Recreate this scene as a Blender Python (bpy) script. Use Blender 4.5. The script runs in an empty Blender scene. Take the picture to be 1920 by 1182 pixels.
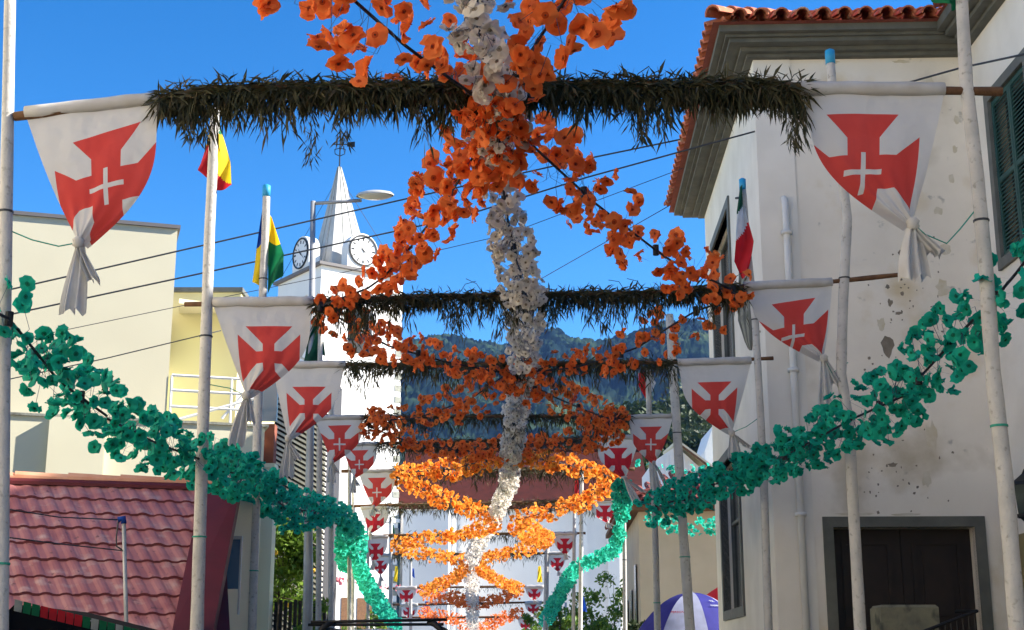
import bpy, bmesh, math, random
import numpy as np
from mathutils import Vector, Matrix, Euler
rnd = random.Random(7); rng = np.random.default_rng(7)
R = math.radians
scn = bpy.context.scene; COL = scn.collection
# ------------------------------------------------------------------ camera
F = 2600.0; PITCH = 14.0; CAM = Vector((0, 0, 1.6))
cd = bpy.data.cameras.new('camera'); cam = bpy.data.objects.new('camera', cd); COL.objects.link(cam)
cam.location = CAM; cam.rotation_euler = (R(90+PITCH), 0, 0)
cd.sensor_width = 36; cd.lens = 36*F/1920; cd.clip_end = 6000; cd.clip_start = 0.1
scn.camera = cam
scn.render.resolution_x = 1024; scn.render.resolution_y = 630
# ------------------------------------------------------------------ light
SE = 33.0; SX, SY = 0.999, 0.03                       # sun almost square to the street, from the right
GAM = 1.25
w = bpy.data.worlds.new('World'); scn.world = w; w.use_nodes = True
nt = w.node_tree; sky = nt.nodes.new('ShaderNodeTexSky'); sky.sky_type = 'NISHITA'; sky.sun_disc = False
sky.sun_elevation = R(SE); sky.sun_rotation = math.atan2(SX, SY); sky.altitude = 600; sky.air_density = 1.0
sky.dust_density = 0.15; sky.ozone_density = 3.0
gm = nt.nodes.new('ShaderNodeGamma'); gm.inputs[1].default_value = GAM
nt.links.new(sky.outputs[0], gm.inputs[0]); hs = nt.nodes.new('ShaderNodeHueSaturation'); hs.inputs['Saturation'].default_value = 1.24; nt.links.new(gm.outputs[0], hs.inputs['Color']); nt.links.new(hs.outputs[0], nt.nodes['Background'].inputs[0]); nt.nodes['Background'].inputs[1].default_value = 0.057
sd = bpy.data.lights.new('sun', 'SUN'); sd.energy = 5.0; sd.angle = R(0.5); sd.color = (1, 0.93, 0.82)
so = bpy.data.objects.new('sun', sd); COL.objects.link(so)
sv = Vector((SX*math.cos(R(SE)), SY*math.cos(R(SE)), math.sin(R(SE))))
so.rotation_euler = sv.to_track_quat('Z', 'Y').to_euler(); so.location = (30, 0, 40)
scn.view_settings.view_transform = 'Standard'; scn.view_settings.look = 'None'
scn.view_settings.exposure = 1.62; scn.view_settings.gamma = 1
# ------------------------------------------------------------------ helpers
cp, sp = math.cos(R(PITCH)), math.sin(R(PITCH))
def P(u, v, D):                                        # photo pixel (1920 wide) at distance D down the street
    x = (u-960)/F; y = (591-v)/F
    d = Vector((x, cp - y*sp, y*cp + sp))
    return CAM + d*(D/d.y)
def px(n, D, v=591): return n/F*D/(cp-(591-v)/F*sp)    # metres in n photo pixels
def wloc(o):
    v = Vector((0, 0, 0))
    while o: v += o.location; o = o.parent
    return v
class MB:
    def __init__(s): s.v = []; s.f = []; s.m = []; s.M = Matrix.Identity(4)
    def add(s, vs, fs, mi=0):
        n = len(s.v); s.v += [s.M @ Vector(p) for p in vs]; s.f += [tuple(i+n for i in f) for f in fs]; s.m += [mi]*len(fs)
    def box(s, a, b, mi=0):
        x0, y0, z0 = a; x1, y1, z1 = b
        s.add([(x0,y0,z0),(x1,y0,z0),(x1,y1,z0),(x0,y1,z0),(x0,y0,z1),(x1,y0,z1),(x1,y1,z1),(x0,y1,z1)],
              [(0,3,2,1),(4,5,6,7),(0,1,5,4),(1,2,6,5),(2,3,7,6),(3,0,4,7)], mi)
    def prism(s, poly, ext, mi=0):                     # poly: list of 3-D points, extruded by ext
        n = len(poly); e = Vector(ext); vs = [Vector(p) for p in poly]+[Vector(p)+e for p in poly]
        s.add(vs, [tuple(range(n-1,-1,-1)), tuple(range(n, 2*n))]+[(i,(i+1)%n,(i+1)%n+n,i+n) for i in range(n)], mi)
    def tube(s, pts, rad, n=8, mi=0, cap=True):
        pts = [Vector(p) for p in pts]
        if not hasattr(rad, '__len__'): rad = [rad]*len(pts)
        vs = []; fs = []; up = None
        for i, p in enumerate(pts):
            t = (pts[min(i+1, len(pts)-1)]-pts[max(i-1, 0)]).normalized()
            a = Vector((0,0,1)) if abs(t.z) < .9 else Vector((1,0,0))
            b = t.cross(a).normalized() if up is None else (up - t*up.dot(t)).normalized()
            up = b; c = t.cross(b)
            for k in range(n):
                q = 2*math.pi*k/n; vs.append(p+(b*math.cos(q)+c*math.sin(q))*rad[i])
        for i in range(len(pts)-1):
            for k in range(n):
                k2 = (k+1) % n; fs.append((i*n+k, i*n+k2, (i+1)*n+k2, (i+1)*n+k))
        if cap: fs += [tuple(range(n-1,-1,-1)), tuple((len(pts)-1)*n+k for k in range(n))]
        s.add(vs, fs, mi)
    def lathe(s, prof, n=16, c=(0,0,0), mi=0):         # prof: (r, z)
        vs = []; fs = []
        for r, z in prof:
            for k in range(n): vs.append((c[0]+r*math.cos(2*math.pi*k/n), c[1]+r*math.sin(2*math.pi*k/n), c[2]+z))
        for i in range(len(prof)-1):
            for k in range(n):
                k2 = (k+1) % n; fs.append((i*n+k, i*n+k2, (i+1)*n+k2, (i+1)*n+k))
        s.add(vs, fs, mi)
    def build(s, name, mats, parent=None, smooth=False, uv=None):
        off = wloc(parent)
        me = bpy.data.meshes.new(name); me.from_pydata([tuple(p-off) for p in s.v], [], s.f)
        if not isinstance(mats, (list, tuple)): mats = [mats]
        for m in mats: me.materials.append(m)
        me.polygons.foreach_set('material_index', s.m)
        if smooth: me.polygons.foreach_set('use_smooth', [True]*len(s.f))
        if uv:
            l = me.uv_layers.new(name='uv'); idx = np.empty(len(me.loops), 'i'); me.loops.foreach_get('vertex_index', idx)
            l.data.foreach_set('uv', np.array(uv, 'f')[idx].ravel())
        me.update(); o = bpy.data.objects.new(name, me); COL.objects.link(o)
        if parent: o.parent = parent
        return o
def npmesh(name, V, Fc, mats, parent=None, mi=None, smooth=False):   # V (n,3) world, Fc (m,k)
    off = np.array(wloc(parent)); V = V-off
    me = bpy.data.meshes.new(name); m, k = Fc.shape
    me.vertices.add(len(V)); me.vertices.foreach_set('co', V.astype('f').ravel())
    me.loops.add(m*k); me.loops.foreach_set('vertex_index', Fc.astype('i').ravel())
    me.polygons.add(m); me.polygons.foreach_set('loop_start', np.arange(0, m*k, k, dtype='i'))
    for x in (mats if isinstance(mats, (list, tuple)) else [mats]): me.materials.append(x)
    if mi is not None: me.polygons.foreach_set('material_index', mi.astype('i'))
    if smooth: me.polygons.foreach_set('use_smooth', np.ones(m, bool))
    me.update(); me.validate(); o = bpy.data.objects.new(name, me); COL.objects.link(o)
    if parent: o.parent = parent
    return o
def tag(o, label=None, cat=None, group=None, kind=None):
    for k, x in (('label', label), ('category', cat), ('group', group), ('kind', kind)):
        if x: o[k] = x
    return o
def thing(name, loc, label, cat, group=None):
    o = bpy.data.objects.new(name, None); o.location = loc; COL.objects.link(o); o.empty_display_size = .2
    return tag(o, label, cat, group)
# ------------------------------------------------------------------ materials
def mat(name, c, c2=None, rough=.8, scale=3, bump=0, bscale=30, metal=0, trans=0, spec=.3, detail=6, lo=.35, hi=.7, c3=None, s3=1, t3=(.55,.7), gen='Object', extra=()):
    m = bpy.data.materials.new(name); m.use_nodes = True; n = m.node_tree.nodes; L = m.node_tree.links
    b = n['Principled BSDF']; b.inputs['Roughness'].default_value = rough; b.inputs['Metallic'].default_value = metal
    b.inputs['Specular IOR Level'].default_value = spec
    b.inputs['Base Color'].default_value = (*c, 1); colsock = None
    tc = n.new('ShaderNodeTexCoord'); gp = n.new('ShaderNodeNewGeometry') if gen == 'World' else None
    def ramp_mix(a, b_, sc, l, h):
        t = n.new('ShaderNodeTexNoise'); t.inputs['Scale'].default_value = sc; t.inputs['Detail'].default_value = detail
        L.new(gp.outputs['Position'] if gen == 'World' else tc.outputs[gen], t.inputs['Vector'])
        r = n.new('ShaderNodeMapRange'); r.inputs[1].default_value = l; r.inputs[2].default_value = h
        L.new(t.outputs[0], r.inputs[0])
        x = n.new('ShaderNodeMix'); x.data_type = 'RGBA'; L.new(r.outputs[0], x.inputs[0])
        if isinstance(a, tuple): x.inputs[6].default_value = (*a, 1)
        else: L.new(a, x.inputs[6])
        x.inputs[7].default_value = (*b_, 1); return x.outputs[2]
    if c2: colsock = ramp_mix(c, c2, scale, lo, hi)
    if c3: colsock = ramp_mix(colsock or c, c3, s3, *t3)
    for (ec, es, el, eh) in extra: colsock = ramp_mix(colsock or c, ec, es, el, eh)
    if colsock: L.new(colsock, b.inputs['Base Color'])
    if bump:
        t = n.new('ShaderNodeTexNoise'); t.inputs['Scale'].default_value = bscale; t.inputs['Detail'].default_value = 5
        L.new(tc.outputs['Object' if gen == 'World' else gen], t.inputs['Vector']); u = n.new('ShaderNodeBump'); u.inputs['Strength'].default_value = bump
        u.inputs['Distance'].default_value = .02; L.new(t.outputs[0], u.inputs['Height']); L.new(u.outputs[0], b.inputs['Normal'])
    if trans:
        tr = n.new('ShaderNodeBsdfTranslucent'); mx = n.new('ShaderNodeMixShader'); mx.inputs[0].default_value = trans
        tr.inputs[0].default_value = (*c, 1)
        if colsock: L.new(colsock, tr.inputs[0])
        L.new(b.outputs[0], mx.inputs[1]); L.new(tr.outputs[0], mx.inputs[2])
        L.new(mx.outputs[0], n['Material Output'].inputs[0])
    m['colsock'] = 0
    return m
M = {}
M['plaster'] = mat('old_plaster', (.80,.735,.64), (.70,.64,.55), scale=1.1, bump=.4, bscale=8, c3=(.62,.51,.34), s3=1.3, t3=(.54,.74), rough=.9, detail=10, extra=(((.46,.43,.38), 4.5, .66, .72), ((.50,.43,.32), .6, .56, .68)))
M['plaster_side'] = mat('side_plaster', (.78,.73,.65), (.69,.64,.56), scale=1.5, bump=.2, bscale=9, rough=.9)
M['patch'] = mat('bare_mortar', (.17,.145,.11), (.25,.21,.165), scale=8, bump=.5, bscale=25)
M['ochre_stain'] = mat('ochre_stain', (.55,.48,.35), (.62,.57,.48), scale=9, rough=.9)
M['cornice'] = mat('cornice_grey', (.095,.098,.085), (.135,.135,.115), scale=4, bump=.2, bscale=20)
M['tile'] = mat('terracotta', (.52,.17,.08), (.36,.10,.05), scale=7, bump=.3, bscale=30, c3=(.55,.40,.28), s3=5, t3=(.58,.7))
M['church_tile'] = mat('brown_red_tile', (.070,.017,.013), (.045,.013,.010), scale=2.5, bump=.2, bscale=6, detail=9, spec=.1)
M['tile_old'] = mat('old_tile_red', (.27,.075,.055), (.20,.055,.04), scale=5, bump=.3)
M['pinktile'] = mat('glazed_tile', (.37,.155,.145), (.28,.09,.085), scale=2.6, rough=.5, spec=.45, c3=(.42,.27,.24), s3=5, t3=(.54,.72), detail=9, extra=(((.16,.06,.055), 11, .64, .70),))
M['darkred'] = mat('dark_red_paint_and_shade', (.10,.012,.016), (.075,.010,.012), scale=3, rough=.6)
M['ridge'] = mat('ridge_tile', (.62,.33,.22), (.5,.22,.13), scale=3)
M['cream'] = mat('cream_render', (.68,.63,.46), (.64,.59,.43), scale=.8, bump=.06, bscale=40, rough=.9)
M['cream2'] = mat('pale_cream_render', (.72,.68,.50), (.68,.63,.46), scale=.8, rough=.9)
M['yellow'] = mat('yellow_render', (.66,.63,.36), (.62,.56,.33), scale=.6, rough=.9)
M['coping'] = mat('coping', (.16,.15,.15), rough=.7)
M['whitepaint'] = mat('white_paint', (.78,.78,.77), (.72,.72,.71), scale=6, rough=.5)
M['spire'] = mat('spire_cement', (.50,.50,.48), (.42,.42,.41), scale=2, rough=.85)
M['warm_wall'] = mat('warm_bounce_wall', (.86,.77,.60), (.80,.70,.53), scale=.5, rough=.9)
M['white_wall'] = mat('white_limewash', (.82,.81,.78), (.76,.75,.73), scale=.5, rough=.9)
M['pole'] = mat('painted_pole', (.52,.50,.47), (.42,.41,.39), scale=6, bump=.35, bscale=40, c3=(.30,.29,.26), s3=22, t3=(.58,.70), rough=.75, detail=8)
M['wood'] = mat('brown_wood', (.17,.085,.04), (.10,.05,.025), scale=12, bump=.4, bscale=60)
M['bluecap'] = mat('blue_paint', (.03,.30,.55), rough=.5)
M['leaf'] = mat('willow_leaf', (.030,.036,.014), (.085,.075,.032), scale=9, rough=.6, trans=.25)
M['leaf_dry'] = mat('dry_leaf', (.12,.09,.045), (.06,.055,.025), scale=9, rough=.7, trans=.2)
M['cord'] = mat('black_cord', (.012,.014,.02), rough=.6)
M['wire'] = mat('tie_wire', (.05,.08,.14), rough=.5)
M['cable'] = mat('power_cable', (.035,.04,.05), rough=.6)
M['greenstring'] = mat('green_string', (.03,.28,.20), rough=.7)
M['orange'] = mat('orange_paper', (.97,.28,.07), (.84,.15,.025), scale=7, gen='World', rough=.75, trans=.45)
M['amber'] = mat('sunlit_orange_paper', (.95,.40,.05), (.90,.25,.03), scale=5, gen='World', rough=.75, trans=.45)  # orange paper made yellower to paint in the sun falling on it
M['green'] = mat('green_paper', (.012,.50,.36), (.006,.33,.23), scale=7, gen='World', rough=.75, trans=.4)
M['greenlit'] = mat('sunlit_green_paper', (.05,.66,.47), (.02,.48,.33), scale=5, gen='World', rough=.75, trans=.45)  # brighter copy of the green paper, sunlight painted into the colour
M['whitef'] = mat('white_paper', (.82,.78,.71), (.66,.61,.54), scale=7, gen='World', rough=.8, trans=.4)
M['pinkf'] = mat('pink_paper', (.80,.25,.30), rough=.8, trans=.4)
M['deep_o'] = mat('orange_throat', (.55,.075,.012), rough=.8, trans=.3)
M['deep_a'] = mat('sunlit_orange_throat', (.72,.14,.012), rough=.8, trans=.3)
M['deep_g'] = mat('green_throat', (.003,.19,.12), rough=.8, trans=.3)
M['deep_gl'] = mat('sunlit_green_throat', (.01,.34,.23), rough=.8, trans=.3)
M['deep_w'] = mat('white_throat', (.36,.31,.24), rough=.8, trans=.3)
M['heart_o'] = mat('flower_heart_brown', (.16,.03,.012), rough=.9)
M['heart_g'] = mat('flower_heart_green', (.004,.07,.045), rough=.9)
M['heart_w'] = mat('flower_heart_grey', (.15,.13,.10), rough=.9)
M['stone'] = mat('grey_stone', (.24,.25,.22), (.33,.33,.27), scale=5, bump=.5, bscale=20, c3=(.10,.10,.08), s3=4, t3=(.55,.7))
M['moss'] = mat('mossy_concrete', (.20,.19,.13), (.11,.11,.085), scale=4, bump=.6, bscale=18, c3=(.05,.055,.045), s3=5, t3=(.52,.68), detail=9)
M['frame'] = mat('grey_frame', (.115,.12,.11), (.15,.155,.14), scale=6, rough=.7)
M['door'] = mat('dark_door', (.014,.009,.007), (.022,.013,.009), scale=5, rough=.6)
M['glassdark'] = mat('dark_glass', (.015,.017,.02), rough=.15, spec=.6)
M['shutter'] = mat('green_shutter', (.02,.065,.06), (.03,.085,.075), scale=6, rough=.6)
M['ochre'] = mat('ochre_dado', (.25,.20,.09), (.17,.145,.07), scale=3, bump=.2)
M['black'] = mat('black_iron', (.01,.01,.011), rough=.5)
M['metal'] = mat('galvanised', (.34,.35,.36), (.42,.43,.44), scale=5, rough=.45, metal=.3)
M['lampshell'] = mat('lamp_shell', (.50,.50,.48), rough=.4)
M['lampglass'] = mat('lamp_glass', (.62,.62,.55), rough=.2)
M['pipe'] = mat('pale_blue_pipe', (.70,.69,.66), (.63,.62,.59), scale=4, rough=.5)
M['beige'] = mat('beige_render', (.52,.45,.33), (.45,.385,.28), scale=1.2, bump=.2, bscale=8, c3=(.33,.28,.20), s3=.9, t3=(.6,.75))
M['grass'] = mat('ground_earth', (.40,.34,.25), (.34,.29,.20), scale=.4)
M['asphalt'] = mat('asphalt', (.05,.05,.05), (.065,.063,.06), scale=3, bump=.4, bscale=80)
M['paving'] = mat('paving', (.30,.29,.27), (.24,.23,.22), scale=2, bump=.3)
M['paint_line'] = mat('road_paint', (.7,.7,.68))
M['treeleaf'] = mat('orange_tree_leaf', (.08,.17,.02), (.20,.30,.04), scale=5, trans=.35, rough=.5)
M['treeleaf2'] = mat('dark_leaf', (.018,.035,.012), (.05,.075,.018), scale=.25, trans=.2, rough=.6)
M['bark'] = mat('bark', (.045,.035,.025), (.07,.055,.04), scale=8, bump=.5)
M['fruit'] = mat('yellow_fruit', (.85,.50,.03), rough=.5)
M['brick'] = mat('brown_brick', (.22,.07,.04), (.17,.05,.03), scale=4)
M['blueglass'] = mat('blue_glass', (.05,.11,.20), rough=.1, spec=.7)
M['slatdark'] = mat('slat_gap_grey', (.05,.05,.055), rough=.8)  # dark grey wall that shows between the slats
M['canopyshade'] = mat('canopy_shade_black', (.006,.006,.007), rough=.95, spec=.1)
M['carwhite'] = mat('car_paint', (.45,.46,.48), rough=.3, spec=.6)
M['rubber'] = mat('rubber', (.012,.012,.012), rough=.9)
for k, c in dict(f_red=(.55,.02,.03), f_yellow=(.85,.60,.02), f_green=(.01,.18,.07), f_blue=(.01,.06,.35), f_white=(.62,.66,.72), f_darkgreen=(.005,.07,.04), f_purple=(.035,.035,.26), f_pale=(.42,.46,.66)).items():
    M[k] = mat('flag_cloth_'+k[2:], c, tuple(x*.82 for x in c), scale=6, rough=.8, trans=.35)
def banner_mat(name, cx, cy, T, neck, flare, wout, inner, red=(.60,.052,.045), cloth=(.70,.685,.665)):
    m = bpy.data.materials.new(name); m.use_nodes = True; n = m.node_tree.nodes; L = m.node_tree.links
    b = n['Principled BSDF']; b.inputs['Roughness'].default_value = .85; b.inputs['Specular IOR Level'].default_value = .15
    uv = n.new('ShaderNodeUVMap'); uv.uv_map = 'uv'; sep = n.new('ShaderNodeSeparateXYZ'); L.new(uv.outputs[0], sep.inputs[0])
    def ma(op, a, b_=None, c=None):
        q = n.new('ShaderNodeMath'); q.operation = op
        for i, x in enumerate((a, b_, c)):
            if x is None: continue
            if isinstance(x, (int, float)): q.inputs[i].default_value = x
            else: L.new(x, q.inputs[i])
        return q.outputs[0]
    x = ma('ABSOLUTE', ma('SUBTRACT', sep.outputs[0], cx)); y = ma('ABSOLUTE', ma('SUBTRACT', sep.outputs[1], cy))
    hi = ma('MAXIMUM', x, y); lo = ma('MINIMUM', x, y)
    k = (wout-neck)/(1-flare)
    wd = ma('ADD', neck*T, ma('MULTIPLY', ma('MAXIMUM', ma('SUBTRACT', hi, flare*T), 0.0), k))
    red_m = ma('MULTIPLY', ma('LESS_THAN', hi, T), ma('LESS_THAN', lo, wd))
    if inner:
        inn = ma('MULTIPLY', ma('LESS_THAN', hi, .33*T), ma('LESS_THAN', lo, .042*T)); red_m = ma('MULTIPLY', red_m, ma('SUBTRACT', 1.0, inn))
    tc = n.new('ShaderNodeTexCoord'); tn = n.new('ShaderNodeTexNoise'); tn.inputs['Scale'].default_value = 3.5; L.new(tc.outputs['Object'], tn.inputs[0])
    cl = n.new('ShaderNodeMix'); cl.data_type = 'RGBA'; L.new(tn.outputs[0], cl.inputs[0]); cl.inputs[6].default_value = (*cloth, 1); cl.inputs[7].default_value = (*[c*.86 for c in cloth], 1)
    rc = n.new('ShaderNodeMix'); rc.data_type = 'RGBA'; L.new(tn.outputs[0], rc.inputs[0]); rc.inputs[6].default_value = (*red, 1); rc.inputs[7].default_value = (red[0]*1.1, red[1]*1.8, red[2]*1.8, 1)
    mx = n.new('ShaderNodeMix'); mx.data_type = 'RGBA'; L.new(red_m, mx.inputs[0]); L.new(cl.outputs[2], mx.inputs[6]); L.new(rc.outputs[2], mx.inputs[7])
    L.new(mx.outputs[2], b.inputs['Base Color'])
    tr = n.new('ShaderNodeBsdfTranslucent'); L.new(mx.outputs[2], tr.inputs[0]); ms = n.new('ShaderNodeMixShader'); ms.inputs[0].default_value = .35
    wv = n.new('ShaderNodeTexNoise'); wv.inputs['Scale'].default_value = 6; L.new(tc.outputs['Object'], wv.inputs[0]); bu = n.new('ShaderNodeBump'); bu.inputs['Strength'].default_value = .6
    bu.inputs['Distance'].default_value = .05; L.new(wv.outputs[0], bu.inputs['Height']); L.new(bu.outputs[0], b.inputs['Normal'])
    L.new(b.outputs[0], ms.inputs[1]); L.new(tr.outputs[0], ms.inputs[2]); L.new(ms.outputs[0], n['Material Output'].inputs[0]); return m
M['ban_A'] = banner_mat('cross_cloth_a', 0, 0, .82, .28, .58, .62, True)
M['ban_B'] = banner_mat('cross_cloth_b', 0, 0, .64, .19, .42, .74, False)
M['ban_C'] = banner_mat('cross_cloth_c', 0, 0, .66, .26, .5, .66, False, red=(.50,.02,.03))
M['cloth'] = mat('plain_cloth', (.68,.665,.645), (.58,.55,.51), scale=5, rough=.85, trans=.3, bump=.2, bscale=10)
# ------------------------------------------------------------------ ground
g = MB(); g.add([(-1500,-200,0),(1500,-200,0),(1500,3000,0),(-1500,3000,0)], [(0,1,2,3)])
tag(g.build('ground', M['grass']), kind='structure')
g = MB(); g.add([(-2.6,-20,.004),(2.6,-20,.004),(2.6,78,.004),(-2.6,78,.004)], [(0,1,2,3)])
tag(g.build('road', M['asphalt']), kind='structure')
for s in (-1, 1):
    g = MB(); g.box((min(s*2.6, s*4.2),-20,0), (max(s*2.6, s*4.2),78,.12)); tag(g.build('pavement', M['paving']), kind='structure')
g = MB()
for y in range(0, 70, 4): g.box((-.05, y, .005), (.05, y+2, .009))
tag(g.build('road_marking', M['paint_line']), kind='structure')
# ------------------------------------------------------------------ hill and far wood
def fbm(x, y, seed=0, o=4):
    r = np.random.default_rng(seed); s = np.zeros_like(x)
    for k in range(o):
        a = r.uniform(0, 6.28, 6)
        f = 2.0**k
        s += (np.sin(x*f+a[0]+1.3*np.sin(y*f*.7+a[1]))*np.cos(y*f*1.1+a[2]+1.1*np.sin(x*f*.8+a[3])))/f
    return s
def hill(name, D0, D1, u0, u1, prof, m, nx, ny, bumps, bs, seed, vbase=1230):
    U = np.linspace(u0, u1, nx); T = np.linspace(0, 1, ny); X, TT = np.meshgrid(U, T)
    top = np.interp(X, [p[0] for p in prof], [p[1] for p in prof])
    crest = np.zeros_like(X); 
    D = D0+(D1-D0)*TT
    xs = (X-960)/F*D1/.98
    z1 = np.tan(R(PITCH)+np.arctan((591-top)/F))*D1+1.6
    ang = np.tan(R(PITCH)+np.arctan((591-vbase)/F))*D0
    Z = ang+(z1-ang)*(1-(1-TT)**1.25)
    XW = xs*(.75+.25*TT)
    rr = fbm(XW/(bs*9), D/(bs*9), seed, 3)*bumps*3.2*TT*(1-TT)*1.6
    b = np.abs(fbm(XW/bs, D/bs, seed+1, 3))*bumps + np.random.default_rng(seed).uniform(0, bumps*.55, X.shape)
    Z = Z+rr+b
    V = np.stack([XW, D, Z], -1).reshape(-1, 3)
    i = np.arange(nx*ny).reshape(ny, nx); Fc = np.stack([i[:-1,:-1], i[:-1,1:], i[1:,1:], i[1:,:-1]], -1).reshape(-1, 4)
    # back side skirt
    return npmesh(name, V, Fc, m, smooth=False)
M['hillm'] = mat('hill_forest', (.007,.016,.019), (.026,.046,.026), scale=.06, rough=1, detail=12, lo=.44, hi=.60, spec=0, extra=(((.004,.009,.011), .16, .52, .62), ((.05,.07,.03), .02, .58, .68)))
h = hill('hill', 420, 900, 560, 1500, [(560,690),(700,668),(750,662),(780,652),(850,650),(940,668),(1000,645),(1030,638),(1075,655),(1110,662),(1180,650),(1240,628),(1290,626),(1335,642),(1500,690)], M['hillm'], 330, 170, 5, 12, 3)
tag(h, kind='structure')
# ------------------------------------------------------------------ leafy things
def leafcloud(cs, n, size, seed=0, fill=.9):            # cs: list of (center, radii); returns V, F of small bent leaf quads
    r = np.random.default_rng(seed); V = []; per = n//len(cs)
    for c, rad in cs:
        d = r.normal(size=(per, 3)); d /= np.linalg.norm(d, axis=1)[:, None]
        p = np.array(c)+d*np.array(rad)*(r.uniform(0, 1, (per, 1))**.45)*(1+.12*r.normal(size=(per, 1)))
        a = r.normal(size=(per, 3)); a /= np.linalg.norm(a, axis=1)[:, None]
        b = np.cross(a, r.normal(size=(per, 3))); b /= np.linalg.norm(b, axis=1)[:, None]
        s = size*r.uniform(.6, 1.3, (per, 1))
        V.append(np.stack([p-a*s, p+b*s*.45, p+a*s, p-b*s*.45], 1))
    V = np.concatenate(V).reshape(-1, 3); Fc = np.arange(len(V)).reshape(-1, 4)
    return V, Fc
def tree(name, base, h, cr, label, cat='tree', m='treeleaf', n=2500, ls=.09, seed=1, group=None, trunk=.07, fruit=0, nc=12, lean=0):
    base = Vector(base); t = thing(name, base, label, cat, group); r = random.Random(seed)
    b = MB(); top = base+Vector((lean, 0, h-cr*1.1)); b.tube([base, base.lerp(top, .5)+Vector((r.uniform(-.05,.05)*h*.3,0,0)), top, top+Vector((0,0,cr*.9))], [trunk, trunk*.8, trunk*.55, trunk*.15], 7)
    cs = []
    for k in range(nc):
        a = r.uniform(0, 6.28); q = cr*r.uniform(.25, .78); z = r.uniform(-.75, .85)*cr
        q *= math.sqrt(max(.15, 1-(z/cr)**2)); c = top+Vector((q*math.cos(a), q*math.sin(a), z+cr*.15)); rr = cr*r.uniform(.26, .46)
        cs.append((tuple(c), (rr, rr, rr*.8))); b.tube([top-Vector((0,0,cr*.3)), (top+c)/2+Vector((0,0,-.05*cr)), c], [trunk*.4, trunk*.25, trunk*.08], 5)
    b.build('trunk', M['bark'], t, True)
    V, Fc = leafcloud(cs, n, ls, seed); npmesh('crown', V, Fc, M[m], t)
    for k in range(fruit):
        c, rr = cs[k % len(cs)]; f = MB(); p = Vector(c)+Vector((r.uniform(-1,1)*rr[0], -rr[0]*.95, r.uniform(-1,.6)*rr[0]))
        f.lathe([(.001,-.05),(.04,-.035),(.05,0),(.04,.035),(.001,.05)], 8, p); f.build('fruit', M['fruit'], t, True)
    return t
# near wooded slope behind the right-hand roofs
k = 0
for (u, v, D, cr) in [(1190,800,135,9),(1225,775,150,9),(1262,760,160,9),(1300,748,165,10),(1335,772,158,10),(1240,830,120,7),(1285,815,125,8),(1325,822,118,8),(1370,765,160,10),(1160,850,130,7)]:
    top = P(u, v, D); k += 1
    words = ['low','broad','rounded','tall','ragged','squat','dense','thin-topped','hidden','small']
    places = ['left of the fourth right-hand pole top','behind the red and white flag','between flag pole and beam pole','above the white gabled roof, highest of the wood','beside the white house corner, dark and full','close above the red tiled roof','just above the cream roof verge','under the third banner, darkest of the wood','behind the white house side wall','at the left foot of the wood']
    tree('broadleaf_tree', (top.x, D, 0), top.z, cr, f'{words[k-1]} dark tree {places[k-1]}', m='treeleaf2', n=11000, ls=.42, seed=20+k, group='trees on the slope behind the roofs', trunk=.5, nc=20)
# ------------------------------------------------------------------ walls with openings (local frame)
def wall_open(b, W, H, th, ops, mi=0, axis='x', z0=0):     # face on local y=0 (axis x) or x=0 (axis y); ops: (a0,a1,z0,z1)
    A = sorted({0, W, *[o[0] for o in ops], *[o[1] for o in ops]}); Z = sorted({z0, H, *[o[2] for o in ops], *[o[3] for o in ops]})
    A = [a for a in A if 0 <= a <= W]; Z = [z for z in Z if z0 <= z <= H]
    for a0, a1 in zip(A, A[1:]):
        for c0, c1 in zip(Z, Z[1:]):
            ma, mz = (a0+a1)/2, (c0+c1)/2
            if any(o[0] < ma < o[1] and o[2] < mz < o[3] for o in ops): continue
            if axis == 'x': b.box((a0, 0, c0), (a1, th, c1), mi)
            else: b.box((0, a0, c0), (th, a1, c1), mi)
def frame2(b, a0, a1, z0, z1, t, pr, dp, axis='x', mi=0, bottom=True):
    def bx(p0, p1, q0, q1):
        if axis == 'x': b.box((p0, -pr, q0), (p1, dp, q1), mi)
        else: b.box((-pr, p0, q0), (dp, p1, q1), mi)
    bx(a0-t, a0, z0-(t if bottom else 0), z1+t); bx(a1, a1+t, z0-(t if bottom else 0), z1+t); bx(a0, a1, z1, z1+t)
    if bottom: bx(a0, a1, z0-t, z0)
def barrel(b, p0, p1, r, n=7, mi=0, r1=None):           # half-round tile run from p0 (eave) to p1
    p0 = Vector(p0); p1 = Vector(p1); t = (p1-p0).normalized(); s = t.cross(Vector((0,0,1))).normalized(); u = s.cross(t)
    if u.z < 0: u = -u
    L = (p1-p0).length; k = max(1, int(L/.42)); 
    for i in range(k):
        a = p0+t*(L*i/k); c = p0+t*(L*(i+1)/k+.04); vs = []
        for q, rr, lift in ((a, r*1.08, .022), (c, r*.9, 0)):
            for e in (1, .80):
                for j in range(n+1):
                    th = math.pi*j/n; vs.append(q+u*lift+(s*math.cos(th)+u*math.sin(th))*rr*e)
        m = n+1; fs = []
        for j in range(n):
            fs += [(j, j+1, 2*m+j+1, 2*m+j), (m+j, 3*m+j, 3*m+j+1, m+j+1), (j, m+j, m+j+1, j+1)]
        b.add(vs, fs, mi)
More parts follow.
